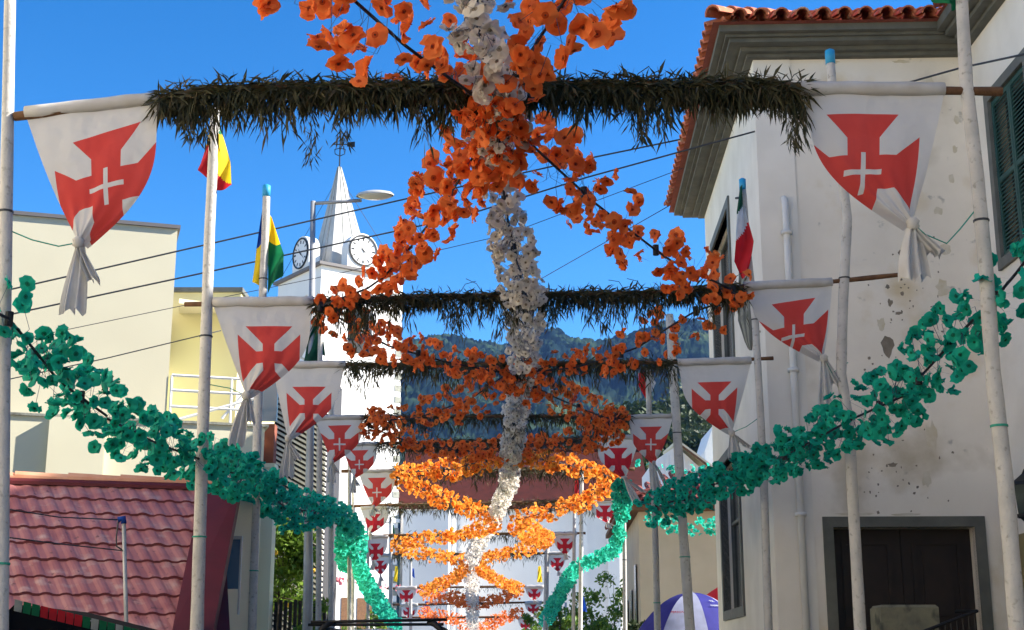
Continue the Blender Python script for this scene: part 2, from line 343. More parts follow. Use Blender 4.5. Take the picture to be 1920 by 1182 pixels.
# ------------------------------------------------------------------ white house on the right
HM = Matrix.Translation((3.58, 19, 0)) @ Matrix.Rotation(R(-2.1), 4, 'Z')
ZT = 10.22; HW, HD = 3.12, 7.45; TW = 8.4
def house():
    t = thing('white_house', (3.58, 19, 0), 'weathered white two-storey house with grey cornice and dark door on the right', 'house')
    b = MB(); b.M = HM
    dr = (.78, 2.68, 0.9, 3.36)
    wall_open(b, TW, ZT, .35, [dr])
    b.M = HM; o = b.build('front_wall', M['plaster'], t)
    b = MB(); b.M = HM @ Matrix.Translation((0, .35, 0))
    wins = [(3.3, 5.9, 6.5, 9.15), (3.3, 5.9, 2.45, 5.0)]
    wall_open(b, HD-.35, ZT, .35, wins, axis='y'); b.build('side_wall', M['plaster_side'], t)
    b = MB(); b.M = HM; b.box((.35, HD-.35, 0), (TW, HD, ZT)); b.box((TW-.35, .35, 0), (TW, HD-.35, ZT)); b.build('rear_wall', M['plaster_side'], t)
    b = MB(); b.M = HM; b.box((-.018, -.018, 0), (.52, 0, ZT-.002)); b.box((-.018, 0, 0), (0, .5, ZT-.002)); b.build('corner_pilaster', M['plaster_side'], t)
    # cornice
    b = MB(); b.M = HM
    for o_, z0, z1 in ((.12, ZT, ZT+.05), (.22, ZT+.05, ZT+.11), (.40, ZT+.11, ZT+.17), (.46, ZT+.17, ZT+.21), (.56, ZT+.21, ZT+.33)):
        b.box((-o_, -o_, z0), (TW+o_, HD+o_, z1))
    b.build('cornice', M['cornice'], t)
    # hip roof of barrel tiles
    ze = ZT+.36; ov = .66; sl = math.tan(R(23)); x0, y0, x1, y1 = -ov, -ov, TW+ov, HD+ov; hd = (y1-y0)/2; hx = (x1-x0)/2
    b = MB(); b.M = HM; a = [(x0,y0,ze-.05),(x1,y0,ze-.05),(x1,y1,ze-.05),(x0,y1,ze-.05),(x0+hd,y0+hd,ze-.05+hd*sl),(x1-hd,y0+hd,ze-.05+hd*sl)]
    b.add([(p[0], p[1], p[2]) for p in a], [(0,1,5,4),(1,2,5),(2,3,4,5),(3,0,4),(3,2,1,0)], 1)
    p = .30; n = int((x1-x0)/p)
    for i in range(n+1):
        x = x0+.08+i*p; run = min(x-x0, x1-x, hd); 
        if run > .1: barrel(b, HM.to_3x3().inverted() @ (HM.to_3x3() @ Vector((x, y0-.04, ze))), (x, y0+run, ze+run*sl), .105)
        c0, c1 = Vector((x+p/2, y0, ze-.05)), Vector((x+p/2, y0+max(.2, run), ze-.05+run*sl))
    n = int((y1-y0)/p)
    for i in range(n+1):
        y = y0+.08+i*p; run = min(y-y0, y1-y, hd)
        if run > .1: barrel(b, (x0-.04, y, ze), (x0+run, y, ze+run*sl), .105)
    for (c0, c1) in (((x0,y0,ze+.05),(x0+hd,y0+hd,ze+hd*sl+.06)), ((x0,y1,ze+.05),(x0+hd,y0+hd,ze+hd*sl+.06)), ((x0+hd,y0+hd,ze+hd*sl+.06),(x1-hd,y0+hd,ze+hd*sl+.06))):
        barrel(b, c0, c1, .13)
    b.build('roof', [M['tile'], M['tile_old']], t)
    # gutter channels under the front tiles
    b = MB(); b.M = HM
    for i in range(int((x1-x0)/p)): 
        x = x0+.23+i*p
        vs = []; 
        for yy, zz in ((y0-.07, ze+.01), (y0+.5, ze+.01+.5*sl)):
            for j in range(6):
                th = math.pi*(1+j/5); vs.append((x+.085*math.cos(th), yy, zz+.075*math.sin(th)))
        b.add(vs, [(j, j+1, j+7, j+6) for j in range(5)])
    b.build('pan_tiles', M['tile'], t)
    # door
    b = MB(); b.M = HM; frame2(b, dr[0], dr[1], dr[2], dr[3], .14, .03, .12, bottom=False); b.build('door_frame', M['cornice'], t)
    for s in (0, 1):
        x0_, x1_ = dr[0]+s*.95, dr[0]+.95+s*.95
        b = MB(); b.M = HM; b.box((x0_+.004, .24, dr[2]), (x1_-.004, .29, dr[3]-.01))
        for z0, z1 in ((dr[3]-1.25, dr[3]-.22), (dr[2]+.15, dr[3]-1.45)):
            frame2_b = [(x0_+.2, x1_-.2, z0, z1)]
            for (a0, a1, c0, c1) in frame2_b:
                for (p0, p1, q0, q1) in ((a0-.06, a0, c0, c1), (a1, a1+.06, c0, c1), (a0-.06, a1+.06, c1, c1+.06), (a0-.06, a1+.06, c0-.06, c0)): b.box((p0, .215, q0), (p1, .24, q1))
                b.box((a0+.08, .22, c0+.08), (a1-.08, .24, c1-.08))
        b.build('door', M['door'], t)
    # side windows
    for (a0, a1, z0, z1) in wins:
        a0 += .35; a1 += .35
        b = MB(); b.M = HM; frame2(b, a0, a1, z0, z1, .16, .035, .1, axis='y'); wf = b.build('window', M['frame'], t)
        b = MB(); b.M = HM; b.box((.20, a0, z0), (.22, a1, z1)); b.build('pane', M['glassdark'], wf)
        b = MB(); b.M = HM
        for yy in (a0+.02, (a0+a1)/2, a1-.02): b.box((.15, yy-.03, z0), (.2, yy+.03, z1))
        for zz in (z0+.03, z0+(z1-z0)*.6, z1-.03): b.box((.155, a0+.051, zz-.025), (.195, a1-.051, zz+.025))
        b.build('glazing_bars', M['frame'], wf)
    # flaked patches and holes (irregular, thin)
    def patch(u, v, su, sv, m, seed, name, lift=.004):
        r = random.Random(seed); c = HM.inverted() @ P(u, v, 19); k = 13; pts = []
        for i in range(k):
            a = 2*math.pi*i/k; q = r.uniform(.55, 1.1); pts.append((c.x+px(su, 19)*q*math.cos(a), -lift, c.z+px(sv, 19)*q*math.sin(a)))
        b = MB(); b.M = HM; b.prism([Vector(p)+Vector((0,lift+.002,0)) for p in pts], (0, -lift-.002, 0)); b.build(name, m, t)
    for i, (u, v, a, c) in enumerate([(1662,650,13,24),(1645,698,13,9),(1667,570,5,9),(1662,540,5,5),(1690,553,4,6),(1683,590,8,3),(1628,673,3,4),(1620,695,3,3),(1672,873,10,5),(1645,962,3,4),(1702,908,2,3),(1718,915,3,3),(1712,926,3,3),(1706,960,2,2),(1685,477,4,6),(1672,480,2,2),(1456,712,4,6),(1475,1165,5,8),(1425,622,1.5,3),(1645,910,2,3),(1500,845,2,3),(1716,875,2,2)]+[(rnd.gauss(1690,45), rnd.choice((rnd.gauss(570,60), rnd.gauss(690,30), rnd.gauss(900,45))), rnd.uniform(1,2.6), rnd.uniform(1,3.2)) for _ in range(60)]):
        patch(u, v, a, c, M['patch'], i, 'plaster_patch')
    for i, (u, v, a, c) in enumerate([(1755,650,15,26),(1770,470,12,14),(1765,545,14,20),(1756,400,9,9),(1790,230,7,9),(1787,285,6,8),(1560,119,14,4),(1690,120,20,4),(1740,160,10,16),(1600,965,40,3),(1700,966,30,3),(1780,340,6,12),(1765,600,8,10),(1650,610,10,14),(1745,820,12,30),(1735,900,10,18),(1500,1080,10,40),(1470,1000,6,30)]):
        patch(u, v, a, c, M['ochre_stain'], 50+i, 'damp_stain', .003)
    return t
house()
# small details fixed to or near the white house
b = MB(); q = HM @ Vector((.34, -.08, 0)); zt = 9.0
b.tube([(q.x, q.y, .1), (q.x, q.y, 7.95), (q.x, q.y+.03, 8.03), (q.x, q.y+.12, 8.08)], .05, 10)
for z in (1.5, 3.5, 5.5, 7.5): b.tube([(q.x, q.y, z), (q.x, q.y, z+.05)], .08, 10)
tag(b.build('downpipe', M['pipe'], None, True), 'pale blue drainpipe running down the front corner of the white house', 'drainpipe')
t = thing('furled_awning', P(1408, 660, 20.8), 'long dark furled awning cloth hanging against the side wall of the white house', 'awning')
b = MB()
for s in range(5):
    du = s*5-10
    pts = [P(1397+du*.8+2*math.sin(s), v, 20.9-s*.12) for v in (378, 430, 520)]+[P(1398+du, v, 20.9-s*.12) for v in (560, 600)]+[P(1404+du*.45, 640, 20.9-s*.12), P(1407+du*.2, 657, 20.9-s*.12)]
    b.tube(pts, [.02,.03,.035,.04,.04,.03,.01], 6, mi=s % 2)
b.build('cloth', [M['frame'], M['stone']], t, True)
b = MB(); b.tube([P(1380, 372, 21), P(1415, 368, 20.2)], .02, 6); b.build('rail', M['black'], t)
# entrance pier, steps, railing
t = thing('gate_pier', P(1695, 1300, 17.2), 'short mossy concrete pier standing before the dark double door', 'pier')
b = MB(); c = P(1695, 1140, 17.2); b.box((c.x-.34, 17.0, 0), (c.x+.36, 17.5, c.z)); b.prism([(c.x-.34,17.0,c.z),(c.x+.36,17.0,c.z),(c.x+.33,17.03,c.z+.03),(c.x-.31,17.03,c.z+.03)], (0,.44,0)); b.build('shaft', M['moss'], t)
b = MB()
for i in range(5): b.box((4.35, 17.55+i*.28, 0), (6.2, 17.55+(i+1)*.28 if i < 4 else 19.0, .18*(i+1)))
tag(b.build('entrance_steps', M['stone']), 'stone steps leading up to the dark double door', 'steps')
t = thing('stair_railing', P(1780, 1250, 17.3), 'black iron stair railing rising beside the short pier', 'railing')
b = MB(); A, B = P(1690, 1200, 16.9), P(1832, 1146, 16.9); b.tube([A, B, B+Vector((.0,.8,0.02))], .022, 6); b.tube([A-Vector((0,0,.5)), B-Vector((0,0,.5))], .015, 6); b.build('handrail', M['black'], t)
for i in range(13):
    q = A.lerp(B, (i+.5)/13); b = MB(); b.tube([q, (q.x, q.y, q.z-.85)], .012, 5); b.build('baluster', M['black'], t)
# ------------------------------------------------------------------ shuttered house at the far right
def sidehouse():
    X = 6.62; t = thing('shuttered_house', (X, 12, 0), 'pale plastered house with dark green shutters at the right edge', 'house')
    b = MB(); b.M = Matrix.Translation((X, -6, 0)); w0, w1 = 16.55+6, 17.9+6
    wall_open(b, 24.9, 10.2, .3, [(w0, w1, 6.85, 9.1), (10, 11.4, 6.85, 9.1), (16, 17.4, 6.85, 9.1)], axis='y', z0=3.2); b.build('wall', M['plaster_side'], t)
    b = MB(); b.box((X-.01, -6, 0), (X+.3, 18.9, 3.2)); b.build('dado', M['ochre'], t)
    b = MB(); b.box((X+.3, -6, 0), (15, -5.7, 10.2)); b.box((14.7, -5.7, 0), (15, 18.9, 10.2)); b.build('rear_wall', M['plaster_side'], t)
    b = MB()
    for o_, z0, z1 in ((.12, 10.2, 10.26), (.25, 10.26, 10.33), (.38, 10.33, 10.4), (.5, 10.4, 10.55)): b.box((X-o_, -6-o_, z0), (15+o_, 18.4-o_*.01, z1))
    b.build('cornice', M['cornice'], t)
    b = MB(); xe = X-.55; b.prism([(xe,-6.5,10.55),(15.5,-6.5,10.55),(11,-6.5,12.1)], (0, 24.8, 0), 0)
    y = -6.3
    while y < 18.3: barrel(b, (xe-.05, y, 10.6), (11, y, 12.16), .105, n=5); y += .3
    b.build('roof', M['tile_old'], t)
    for (a0, a1) in ((16.55, 17.9), (4, 5.4), (10, 11.4)):
        b = MB(); b.M = Matrix.Translation((X, 0, 0)); frame2(b, a0, a1, 6.85, 9.1, .14, .05, .1, axis='y'); wf = b.build('window', M['frame'], t)
        b = MB(); b.box((X+.2, a0, 6.85), (X+.22, a1, 9.1)); b.build('pane', M['glassdark'], wf)
        for s in (0, 1):
            c0, c1 = a0+s*(a1-a0)/2+.006, a0+(s+1)*(a1-a0)/2-.006
            b = MB()
            for yy in (c0, c1-.06): b.box((X+.0, yy, 6.86), (X+.045, yy+.06, 9.09))
            for zz in (6.86, 7.9, 9.02): b.box((X+.002, c0+.06, zz), (X+.043, c1-.06, zz+.07))
            z = 6.96
            while z < 9.0:
                b.prism([(X+.004, c0+.06, z), (X+.03, c0+.06, z+.04), (X+.034, c0+.06, z+.034), (X+.008, c0+.06, z-.006)], (0, c1-c0-.12, 0)); z += .058
            b.build('shutter', M['shutter'], wf)
    b = MB(); b.box((X-.16, 17.3, 3.75), (X-.02, 17.36, 4.2)); b.build('bracket', M['black'], t)
sidehouse()
t = thing('wall_lantern', (6.4, 17.25, 3.3), 'black iron lantern on the ochre-footed wall at the right edge', 'lantern')
b = MB(); b.lathe([(.02,.62),(.05,.56),(.17,.46),(.18,.42)], 6, (6.40,17.25,3.3)); b.lathe([(.16,.0),(.165,.04),(.06,-.06),(.001,-.09)][::-1], 6, (6.40,17.25,3.32))
b.build('hood', M['black'], t)
b = MB(); b.lathe([(.13,.03),(.16,.42)], 6, (6.40,17.25,3.31)); b.build('glass', M['glassdark'], t)
# taller block added behind it, outside the frame, to shade the near street
t = thing('added_shade_block', (16, 0, 0), 'tall unseen block added behind the shuttered house to shade the street', 'building')
b = MB(); b.box((15.5,-12,0),(21,18.6,17.6)); b.build('wall', M['plaster_side'], t)
# sunlit row added unseen left of the frame to bounce warm light
t = thing('added_bounce_row', (-7.4, 0, 0), 'unseen warm cream house row added on the left to bounce light', 'house')
b = MB(); b.box((-16,-30,0),(-7.2,-8,12)); b.box((-16,-7.99,0),(-7.4,16,10.8)); b.build('wall', M['warm_wall'], t)
b = MB()
for y in range(-28, 15, 4):
    for z in (1.2, 4.6, 8.0): b.box((-7.18 if y < -8 else -7.38, y, z), (-7.16 if y < -8 else -7.36, y+1.0, z+1.5))
b.build('window', M['shutter'], t)
# ------------------------------------------------------------------ cream building on the left
def leftblock():
    A = P(333, 430, 25); d = Vector((-2.9, -.9, 0)).normalized(); n_ = Vector((d.y, -d.x, 0))   # n_ away from camera
    if n_.y < 0: n_ = -n_
    t = thing('cream_building', (A.x, A.y, 0), 'plain cream flat-roofed building with dark coping on the left', 'building')
    z = A.z; z2 = P(333, 790, 25).z
    def q(a, nn, zz): return Vector((A.x, A.y, 0))+d*a+n_*nn+Vector((0, 0, zz))
    b = MB(); b.prism([q(0,0,z2), q(9,0,z2), q(9,6,z2), q(0,6,z2)], (0,0,z-z2)); b.build('upper_storey', M['cream'], t)
    b = MB(); b.prism([q(-.05,-.05,z), q(9.05,-.05,z), q(9.05,6.05,z), q(-.05,6.05,z)], (0,0,.07)); b.build('coping', M['coping'], t)
    b = MB(); b.prism([q(-1.75,-.35,0), q(9,-.35,0), q(9,6,0), q(-1.75,6,0)], (0,0,z2-.08)); b.build('lower_storey', M['cream2'], t)
    b = MB(); b.prism([q(-1.82,-.39,z2-.08), q(9.1,-.39,z2-.08), q(9.1,6.1,z2-.08), q(-1.82,6.1,z2-.08)], (0,0,.045)); b.build('ledge', M['stone'], t)
    # chimney-like pier
    b = MB(); b.prism([q(1.05,-.5,2), q(2.0,-.5,2), q(2.0,-.36,2), q(1.05,-.36,2)], (0,0,z2-2.1)); b.build('wall_pier', M['cream2'], t)
    # terrace with white rails
    b = MB()
    for zz in (.28, .58, .86): b.tube([q(-1.7,.0,z2+zz), q(-.06,.0,z2+zz)], .028, 6)
    for a in (-1.7, -1.15, -.6, -.06): b.tube([q(a,0,z2), q(a,0,z2+.86)], .025, 6)
    b.tube([q(-1.7,0,z2+.55), q(-.1,.0,z2+.0)], .03, 6)
    b.tube([q(-1.6,.02,z2+.86), q(-1.0,.02,z2+.1)], .03, 6); b.build('terrace_rail', M['whitepaint'], t)
    # yellow stair block behind
    B0 = P(336, 549, 30); B1 = P(452, 549, 30); b = MB(); b.prism([(B0.x-1.5,30,0),(B1.x,30,0),(B1.x,35,0),(B0.x-1.5,35,0)], (0,0,B0.z)); 
    b.build('stair_block', M['yellow'], t)
    b = MB(); b.prism([(B0.x-1.55,29.9,B0.z),(B1.x+.05,29.9,B0.z),(B1.x+.05,35,B0.z),(B0.x-1.55,35,B0.z)], (0,0,.1)); b.build('stair_roof_edge', M['frame'], t)
    b = MB(); c0 = P(336, 560, 29.5); c1 = P(405, 600, 28.6); b.prism([P(336,580,29.95), P(450,580,29.95), P(450,575,29.2), P(336,560,28.4)], (0,0,-.1)); b.build('canopy', M['cream'], t)
    b = MB(); b.box((P(462,800,26).x, 26, P(462,868,26).z), (P(515,800,26).x, 26.3, P(462,795,26).z)); b.build('brown_panel', M['brick'], t)
    b = MB(); zz = P(462,870,26).z; b.box((P(455,800,26).x, 25.9, zz-.09), (P(520,800,26).x, 26.3, zz)); b.box((P(455,800,26).x, 25.9, 0), (P(520,800,26).x, 26.3, zz-.1)); b.build('low_wing', M['cream2'], t)
    b = MB(); b.box((P(470,700,27).x, 27, P(470,790,27).z), (P(522,700,27).x, 27.1, P(470,690,27).z)); b.build('window_glass', M['blueglass'], t)
leftblock()
# louvred screen building
t = thing('louvred_block', P(545, 1240, 36), 'grey block clad in slanting dark and white louvres left of the clock tower', 'building')
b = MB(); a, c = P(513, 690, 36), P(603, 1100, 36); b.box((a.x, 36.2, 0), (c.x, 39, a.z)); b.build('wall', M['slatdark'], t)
b = MB(); z = 1.0; W = c.x-a.x
while z < a.z+.7:
    b.prism([(a.x, 36.0, z), (a.x, 36.2, z+.03), (a.x, 36.2, z+.09), (a.x, 36.0, z+.065)], (W, 0, -.80)); z += .135
sl = b.build('louvres', M['pole'], t)
# ------------------------------------------------------------------ red roofed low house, lower left
def lowhouse():
    O = P(402, 914, 17.5); a = R(15); r = Vector((-math.cos(a), -math.sin(a), 0)); d = Vector((math.sin(a), -math.cos(a), 0)); s = math.tan(R(33))
    t = thing('low_tiled_house', (O.x, O.y, 0), 'low house with faded red glazed tile roof and dark red verge', 'house')
    n = (r.cross(d)); 
    def q(x, y, h=0): return Vector((O.x, O.y, O.z))+r*x+d*y+Vector((0, 0, -y*s))+Vector((0, 0, h))
    b = MB(); rows = 11; ph = .31; pw = .20; sk = -.30
    for j in range(rows):
        y0, y1 = .04+j*ph, .04+(j+1)*ph+.05
        rr = random.Random(j)
        jit = [rr.uniform(-.006, .006) for _ in range(80)]
        NX = 46*6
        vs = []
        for (yy, lift) in ((y0, 0.0), (y1, .030), (y1+.001, -.012)):
            for i in range(NX+1):
                x = i*pw/6-1.0; k = (i % 6)/6
                prof = .017*math.sin(math.pi*min(1, k*1.5))**.8 if k < .667 else 0.0
                vs.append(q(x+sk*yy, yy, lift+prof+jit[i//6 % 80]*(lift > .01)))
        fs = []
        for i in range(NX):
            for e in (0, 1):
                fs.append((e*(NX+1)+i, e*(NX+1)+i+1, (e+1)*(NX+1)+i+1, (e+1)*(NX+1)+i))
        # clip against verge line
        keep = []; km = []
        for f in fs:
            c = sum((vs[i] for i in f), Vector())/4; loc = (c-Vector((O.x, O.y, c.z))); xx = loc.dot(r); yy = loc.dot(d)
            if xx > -.02+yy*.04: keep.append(f); km.append(1 if f[2] >= 2*(NX+1) else 0)  # dark red risers paint the shadow line under each tile row
        n0 = len(b.m); b.add(vs, keep); b.m[n0:] = km
    b.build('roof_tiles', [M['pinktile'], M['darkred']], t, False)
    b = MB(); b.prism([q(-.1, 0, -.06), q(9, 0, -.06), q(9, 3.6, -.06), q(-.1, 3.6, -.06)], (0, 0, -.08)); b.build('roof_deck', M['darkred'], t)
    b = MB(); b.prism([q(-.6,.035,.02), q(9,.035,.02), q(9,.13,.035), q(-.6,.13,.035)], (0,0,.04)); b.build('ridge_board', M['darkred'], t)
    for i in range(14):
        b = MB(); x = -.1+i*.62; h = .06; b.prism([q(x, -.14, -.12), q(x, -.11, h-.03), q(x, .0, h+.045), q(x, .03, h+.02), q(x, .03, .0)], r*.63+Vector((0, 0, .02))); b.build('ridge_tile', M['ridge'], t)
    # verge slab
    b = MB(); v0, v1, v2, v3 = P(380, 912, 17.3), P(452, 905, 17.3), P(398, 1190, 14.3), P(322, 1190, 14.3)
    b.prism([v0+Vector((0,0,.03)), v1, v2, v3+Vector((0,0,.03))], (0, .0, -.24)); b.build('verge', M['darkred'], t)
    # walls
    e = P(440, 905, 17.9); f = P(490, 905, 18.3)
    b = MB(); b.prism([(O.x+.1, O.y+.1, 0), (f.x, 18.3, 0), (f.x-.55, 20.4, 0), (O.x-6, 20.4, 0), (O.x-6, 18.2, 0)], (0, 0, O.z-.12)); b.build('rear_wall', M['cream'], t)
    b = MB(); b.prism([q(.35, 3.0, -q(.35,3.0).z), q(8.5, 3.0, -q(8.5,3.0).z), q(8.5, 2.8, -q(8.5,2.8).z), q(.35, 2.8, -q(.35,2.8).z)], (0, 0, 1.75)); b.build('front_wall', M['cream'], t)
    g0, g1 = P(398, 1190, 14.6), P(452, 905, 17.45); b = MB()
    b.prism([(g0.x-.02, 14.8, 0), (g1.x-.1, 17.4, 0), (g1.x-.1, 17.4, g1.z-.25), (g0.x-.02, 14.8, g0.z-.05)], (-.12, 0.0, 0)); b.build('gable_wall', M['cream2'], t)
lowhouse()
b = MB(); A, B = P(430, 1015, 17.2), P(448, 1105, 17.0)
t = thing('wall_sign', P(440, 1105, 17.1), 'narrow blue-grey panel sign projecting beside the dark red verge', 'sign')
b.box((A.x, 16.95, B.z), (B.x, 17.0, A.z)); b.build('panel', M['blueglass'], t)
b = MB(); b.box((A.x-.02, 16.94, B.z-.5), (A.x-.001, 17.01, A.z+.2)); b.box((A.x, 16.94, A.z+.001), (B.x+.02, 17.01, A.z+.04)); b.box((B.x+.001, 16.94, B.z-.3), (B.x+.02, 17.01, A.z)); b.build('frame', M['metal'], t)
t = thing('vent_pipe', P(236, 1250, 13.6), 'thin grey pipe with blue cap and wires before the pink tiles', 'pipe')
b = MB(); b.tube([P(240, 1300, 13.6), P(232, 978, 13.6)], .02, 8); b.build('pipe', M['metal'], t, True)
b = MB(); b.tube([P(232, 982, 13.6), P(232, 972, 13.6), P(222, 975, 13.6)], .03, 8); b.build('cap', M['f_blue'], t, True)
b = MB(); b.tube([P(222, 975, 13.6), P(218, 1010, 13.6), P(219, 1025, 13.6), P(232, 1033, 13.6)], .008, 5); b.tube([P(15, 955, 12), P(110, 970, 12.8), P(222, 975, 13.6)], .006, 4); b.tube([P(232, 1033, 13.6), P(110, 1020, 12.8), P(15, 1008, 12)], .006, 4); b.build('wires', M['cable'], t, True)
# market canopy, lower-left
t = thing('stall_canopy', P(60, 1300, 10.5), 'stall canopy, inner shade painted black, with green and red scalloped edge below the pink tiles', 'canopy')
b = MB(); a0, a1, a2 = P(28, 1133, 10.5), P(250, 1186, 11.0), P(-60, 1190, 9.6)
ridge = P(28, 1133, 10.5); b.prism([ridge, P(262, 1190, 11.2), P(262,1240,11.2), P(10,1240,10.4), P(10,1150,10.4)], (0, .06, 0)); b.prism([ridge, P(262,1190,11.2), P(262,1190,11.2)+Vector((0,1.8,0)), ridge+Vector((0,1.8,0))], (0,0,-.03))
b.build('cloth', M['canopyshade'], t)  # black panel stands in for the shade inside the canopy
b = MB(); b.tube([ridge+Vector((.4,.6,-.1)), (ridge.x+.4, ridge.y+.6, 0)], .025, 8); b.build('post', M['metal'], t)
for i in range(15):
    f0, f1 = i/15, (i+.86)/15; A = Vector(ridge).lerp(P(262,1190,11.2), f0); B = Vector(ridge).lerp(P(262,1190,11.2), f1); h = .055
    b = MB(); b.prism([A+Vector((0,-.012,.035)), B+Vector((0,-.012,.035)), B+Vector((0,-.012,-h)), (A+B)/2+Vector((0,-.012,-h-.02)), A+Vector((0,-.012,-h))], (0,.008,0))
    b.build('scallop', M['f_red'] if 3 <= i <= 7 else M['f_green'] if i % 3 else M['stone'], t)
# ------------------------------------------------------------------ church
def church():
    C = P(603, 497, 80); th = R(36); r = Vector((math.cos(th), math.sin(th), 0)); l = Vector((-math.sin(th), math.cos(th), 0)); Wd = 5.7
    t = thing('clock_tower_church', (C.x, C.y, 0), 'white church with square clock tower, pointed spire and brown-red roof', 'church')
    TMx = Matrix(((r.x, l.x, 0, C.x), (r.y, l.y, 0, C.y), (0, 0, 1, 0), (0, 0, 0, 1)))
    Z = C.z
    b = MB(); b.M = TMx; 
    wall_open(b, Wd, Z, .5, [(1.9, 3.6, Z-5.1, Z-2.2), (2.2, 3.0, 6.5, 8.5)]); 
    b.build('tower_front_wall', M['white_wall'], t)
    b = MB(); b.M = TMx @ Matrix.Translation((0, .5, 0)); wall_open(b, Wd-.5, Z, .5, [(1.2, 2.6, Z-2.9, Z-1.5), (3.1, 4.1, Z-2.9, Z-1.5)], axis='y'); b.build('tower_side_wall', M['white_wall'], t)
    b = MB(); b.M = TMx; b.box((.5, Wd-.5, 0), (Wd, Wd, Z)); b.box((Wd-.5, .5, 0), (Wd, Wd-.5, Z)); b.build('tower_rear_wall', M['white_wall'], t)
    b = MB(); b.M = TMx; b.box((-.25, -.25, Z), (Wd+.25, Wd+.25, Z+.18)); b.build('tower_cornice', M['coping'], t)
    b = MB(); b.M = TMx; b.box((.6, .6, 4), (.7, Wd-.6, Z-.3)); b.box((.7, .6, 4), (Wd-.6, .7, Z-.3)); b.build('tower_core', M['frame'], t)
    z = 1
    while z < Z-4.2:                                     # stone quoins on the right corner
        b = MB(); b.M = TMx; b.box((Wd-.42, -.03, z), (Wd+.03, 0, z+.36)); b.box((Wd, 0, z), (Wd+.03, .4, z+.36)); b.build('quoin', M['stone'], t); z += .72
    b = MB(); b.M = TMx
    for zz in (Z-6.0, 9.6): b.box((-.08, -.08, zz), (Wd+.08, 0, zz+.22)); b.box((-.08, 0, zz), (0, Wd, zz+.22))
    b.build('string_course', M['whitepaint'], t)
    b = MB(); b.M = TMx; b.box((2.0, .2, Z-5.0), (3.5, .45, Z-4.2)); b.lathe([(.001,1.1),(.3,1.0),(.42,.5),(.55,0)][::-1], 12, (2.75, .35, Z-3.9)); b.build('bell', M['black'], t)
    # clock gables
    cw = 2.15
    for side in range(4):
        Mx = TMx @ Matrix.Translation((Wd/2, Wd/2, Z+.18)) @ Matrix.Rotation(side*math.pi/2, 4, 'Z')
        b = MB(); b.M = Mx; y = -Wd/2+.05; pts = [(-cw/2, y, 0), (cw/2, y, 0)]+[(cw/2*math.cos(q), y, 1.25+cw/2*math.sin(q)) for q in [math.pi*i/14 for i in range(15)]]
        b.prism(pts, (0, .75, 0)); o = b.build('clock_gable', M['white_wall'], t)
        b = MB(); b.M = Mx @ Matrix.Translation((0, y-.03, 1.22)) @ Matrix.Rotation(R(90), 4, 'X')
        b.lathe([(.001,.0),(.93,.0),(.93,-.03)][::-1], 32); f = b.build('clock_face', M['whitepaint'], o)
        b = MB(); b.M = b.M if False else Mx @ Matrix.Translation((0, y-.034, 1.22)) @ Matrix.Rotation(R(90), 4, 'X')
        b.lathe([(.90,.0),(.90,.05),(.99,.05),(.99,-.03)], 32); 
        for i in range(12):
            a = i*math.pi/6; c, s_ = math.cos(a), math.sin(a); w_ = .035 if i % 3 else .05
            v = [(.62*c-w_*s_, .62*s_+w_*c, .004), (.62*c+w_*s_, .62*s_-w_*c, .004), (.82*c+w_*s_, .82*s_-w_*c, .004), (.82*c-w_*s_, .82*s_+w_*c, .004)]
            b.prism(v, (0, 0, .012))
        b.build('dial_marks', M['black'], o)
        for ln, a, w_ in ((.46, R(128), .05), (.74, R(-40), .035)):
            b = MB(); b.M = Mx @ Matrix.Translation((0, y-.06, 1.22)) @ Matrix.Rotation(R(90), 4, 'X')
            c, s_ = math.cos(a), math.sin(a); b.prism([(-.12*c-w_*s_, -.12*s_+w_*c, 0), (-.12*c+w_*s_, -.12*s_-w_*c, 0), (ln*c, ln*s_, 0)], (0, 0, .01)); b.build('clock_hand', M['black'], o)
    # spire
    zs = Z+.18; top = P(628, 316, 84.2).z; b = MB(); b.M = TMx @ Matrix.Translation((Wd/2, Wd/2, zs)); k = 1.5
    b.add([(-k,-k,0),(k,-k,0),(k,k,0),(-k,k,0),(-.1-.22,-.1+.16,top-zs),(.1-.22,-.1+.16,top-zs),(.1-.22,.1+.16,top-zs),(-.1-.22,.1+.16,top-zs)], [(0,1,5,4),(1,2,6,5),(2,3,7,6),(3,0,4,7),(4,5,6,7)])
    sp_ = b.build('spire', M['spire'], t)
    b = MB(); b.M = TMx @ Matrix.Translation((Wd/2, Wd/2, zs))
    for i in range(4):
        for f in (-.33, .33):
            Rm = Matrix.Rotation(i*math.pi/2, 4, 'Z'); b.tube([Rm @ Vector((f*k, -k-.01, 0)), Rm @ Vector((f*.1, -.11, top-zs))+Vector((-.22,.16,0))], .02, 4)
    b.build('spire_seams', M['stone'], sp_)
    b = MB(); S = TMx @ Vector((Wd/2-.22, Wd/2+.16, 0)); q = lambda dx, dz: Vector((S.x+dx, S.y, top+dz))
    b.tube([q(0,-.1), q(0,2.6)], .045, 6)
    b.tube([q(-.45,1.55), q(.5,1.55)], .035, 5); b.tube([q(-.3,.9), q(-.35,1.2), q(0,1.3), q(.35,1.2), q(.3,.9), q(0,.75), q(-.3,.9)], .03, 5)
    b.prism([q(.45,1.55)+Vector((0,0,-.14)), q(.95,1.55)+Vector((0,0,-.18)), q(.95,1.55)+Vector((0,0,.2)), q(.45,1.55)+Vector((0,0,.14))], (0,.04,0))
    b.build('weathervane', M['black'], t)
    b = MB()
    for dx, dy in ((0,0),(Wd,0),(Wd,Wd),(0,Wd)): b.tube([q(0,-.6), TMx @ Vector((dx,dy,Z+.15))], .016, 4)
    b.build('guy_wires', M['cable'], t)
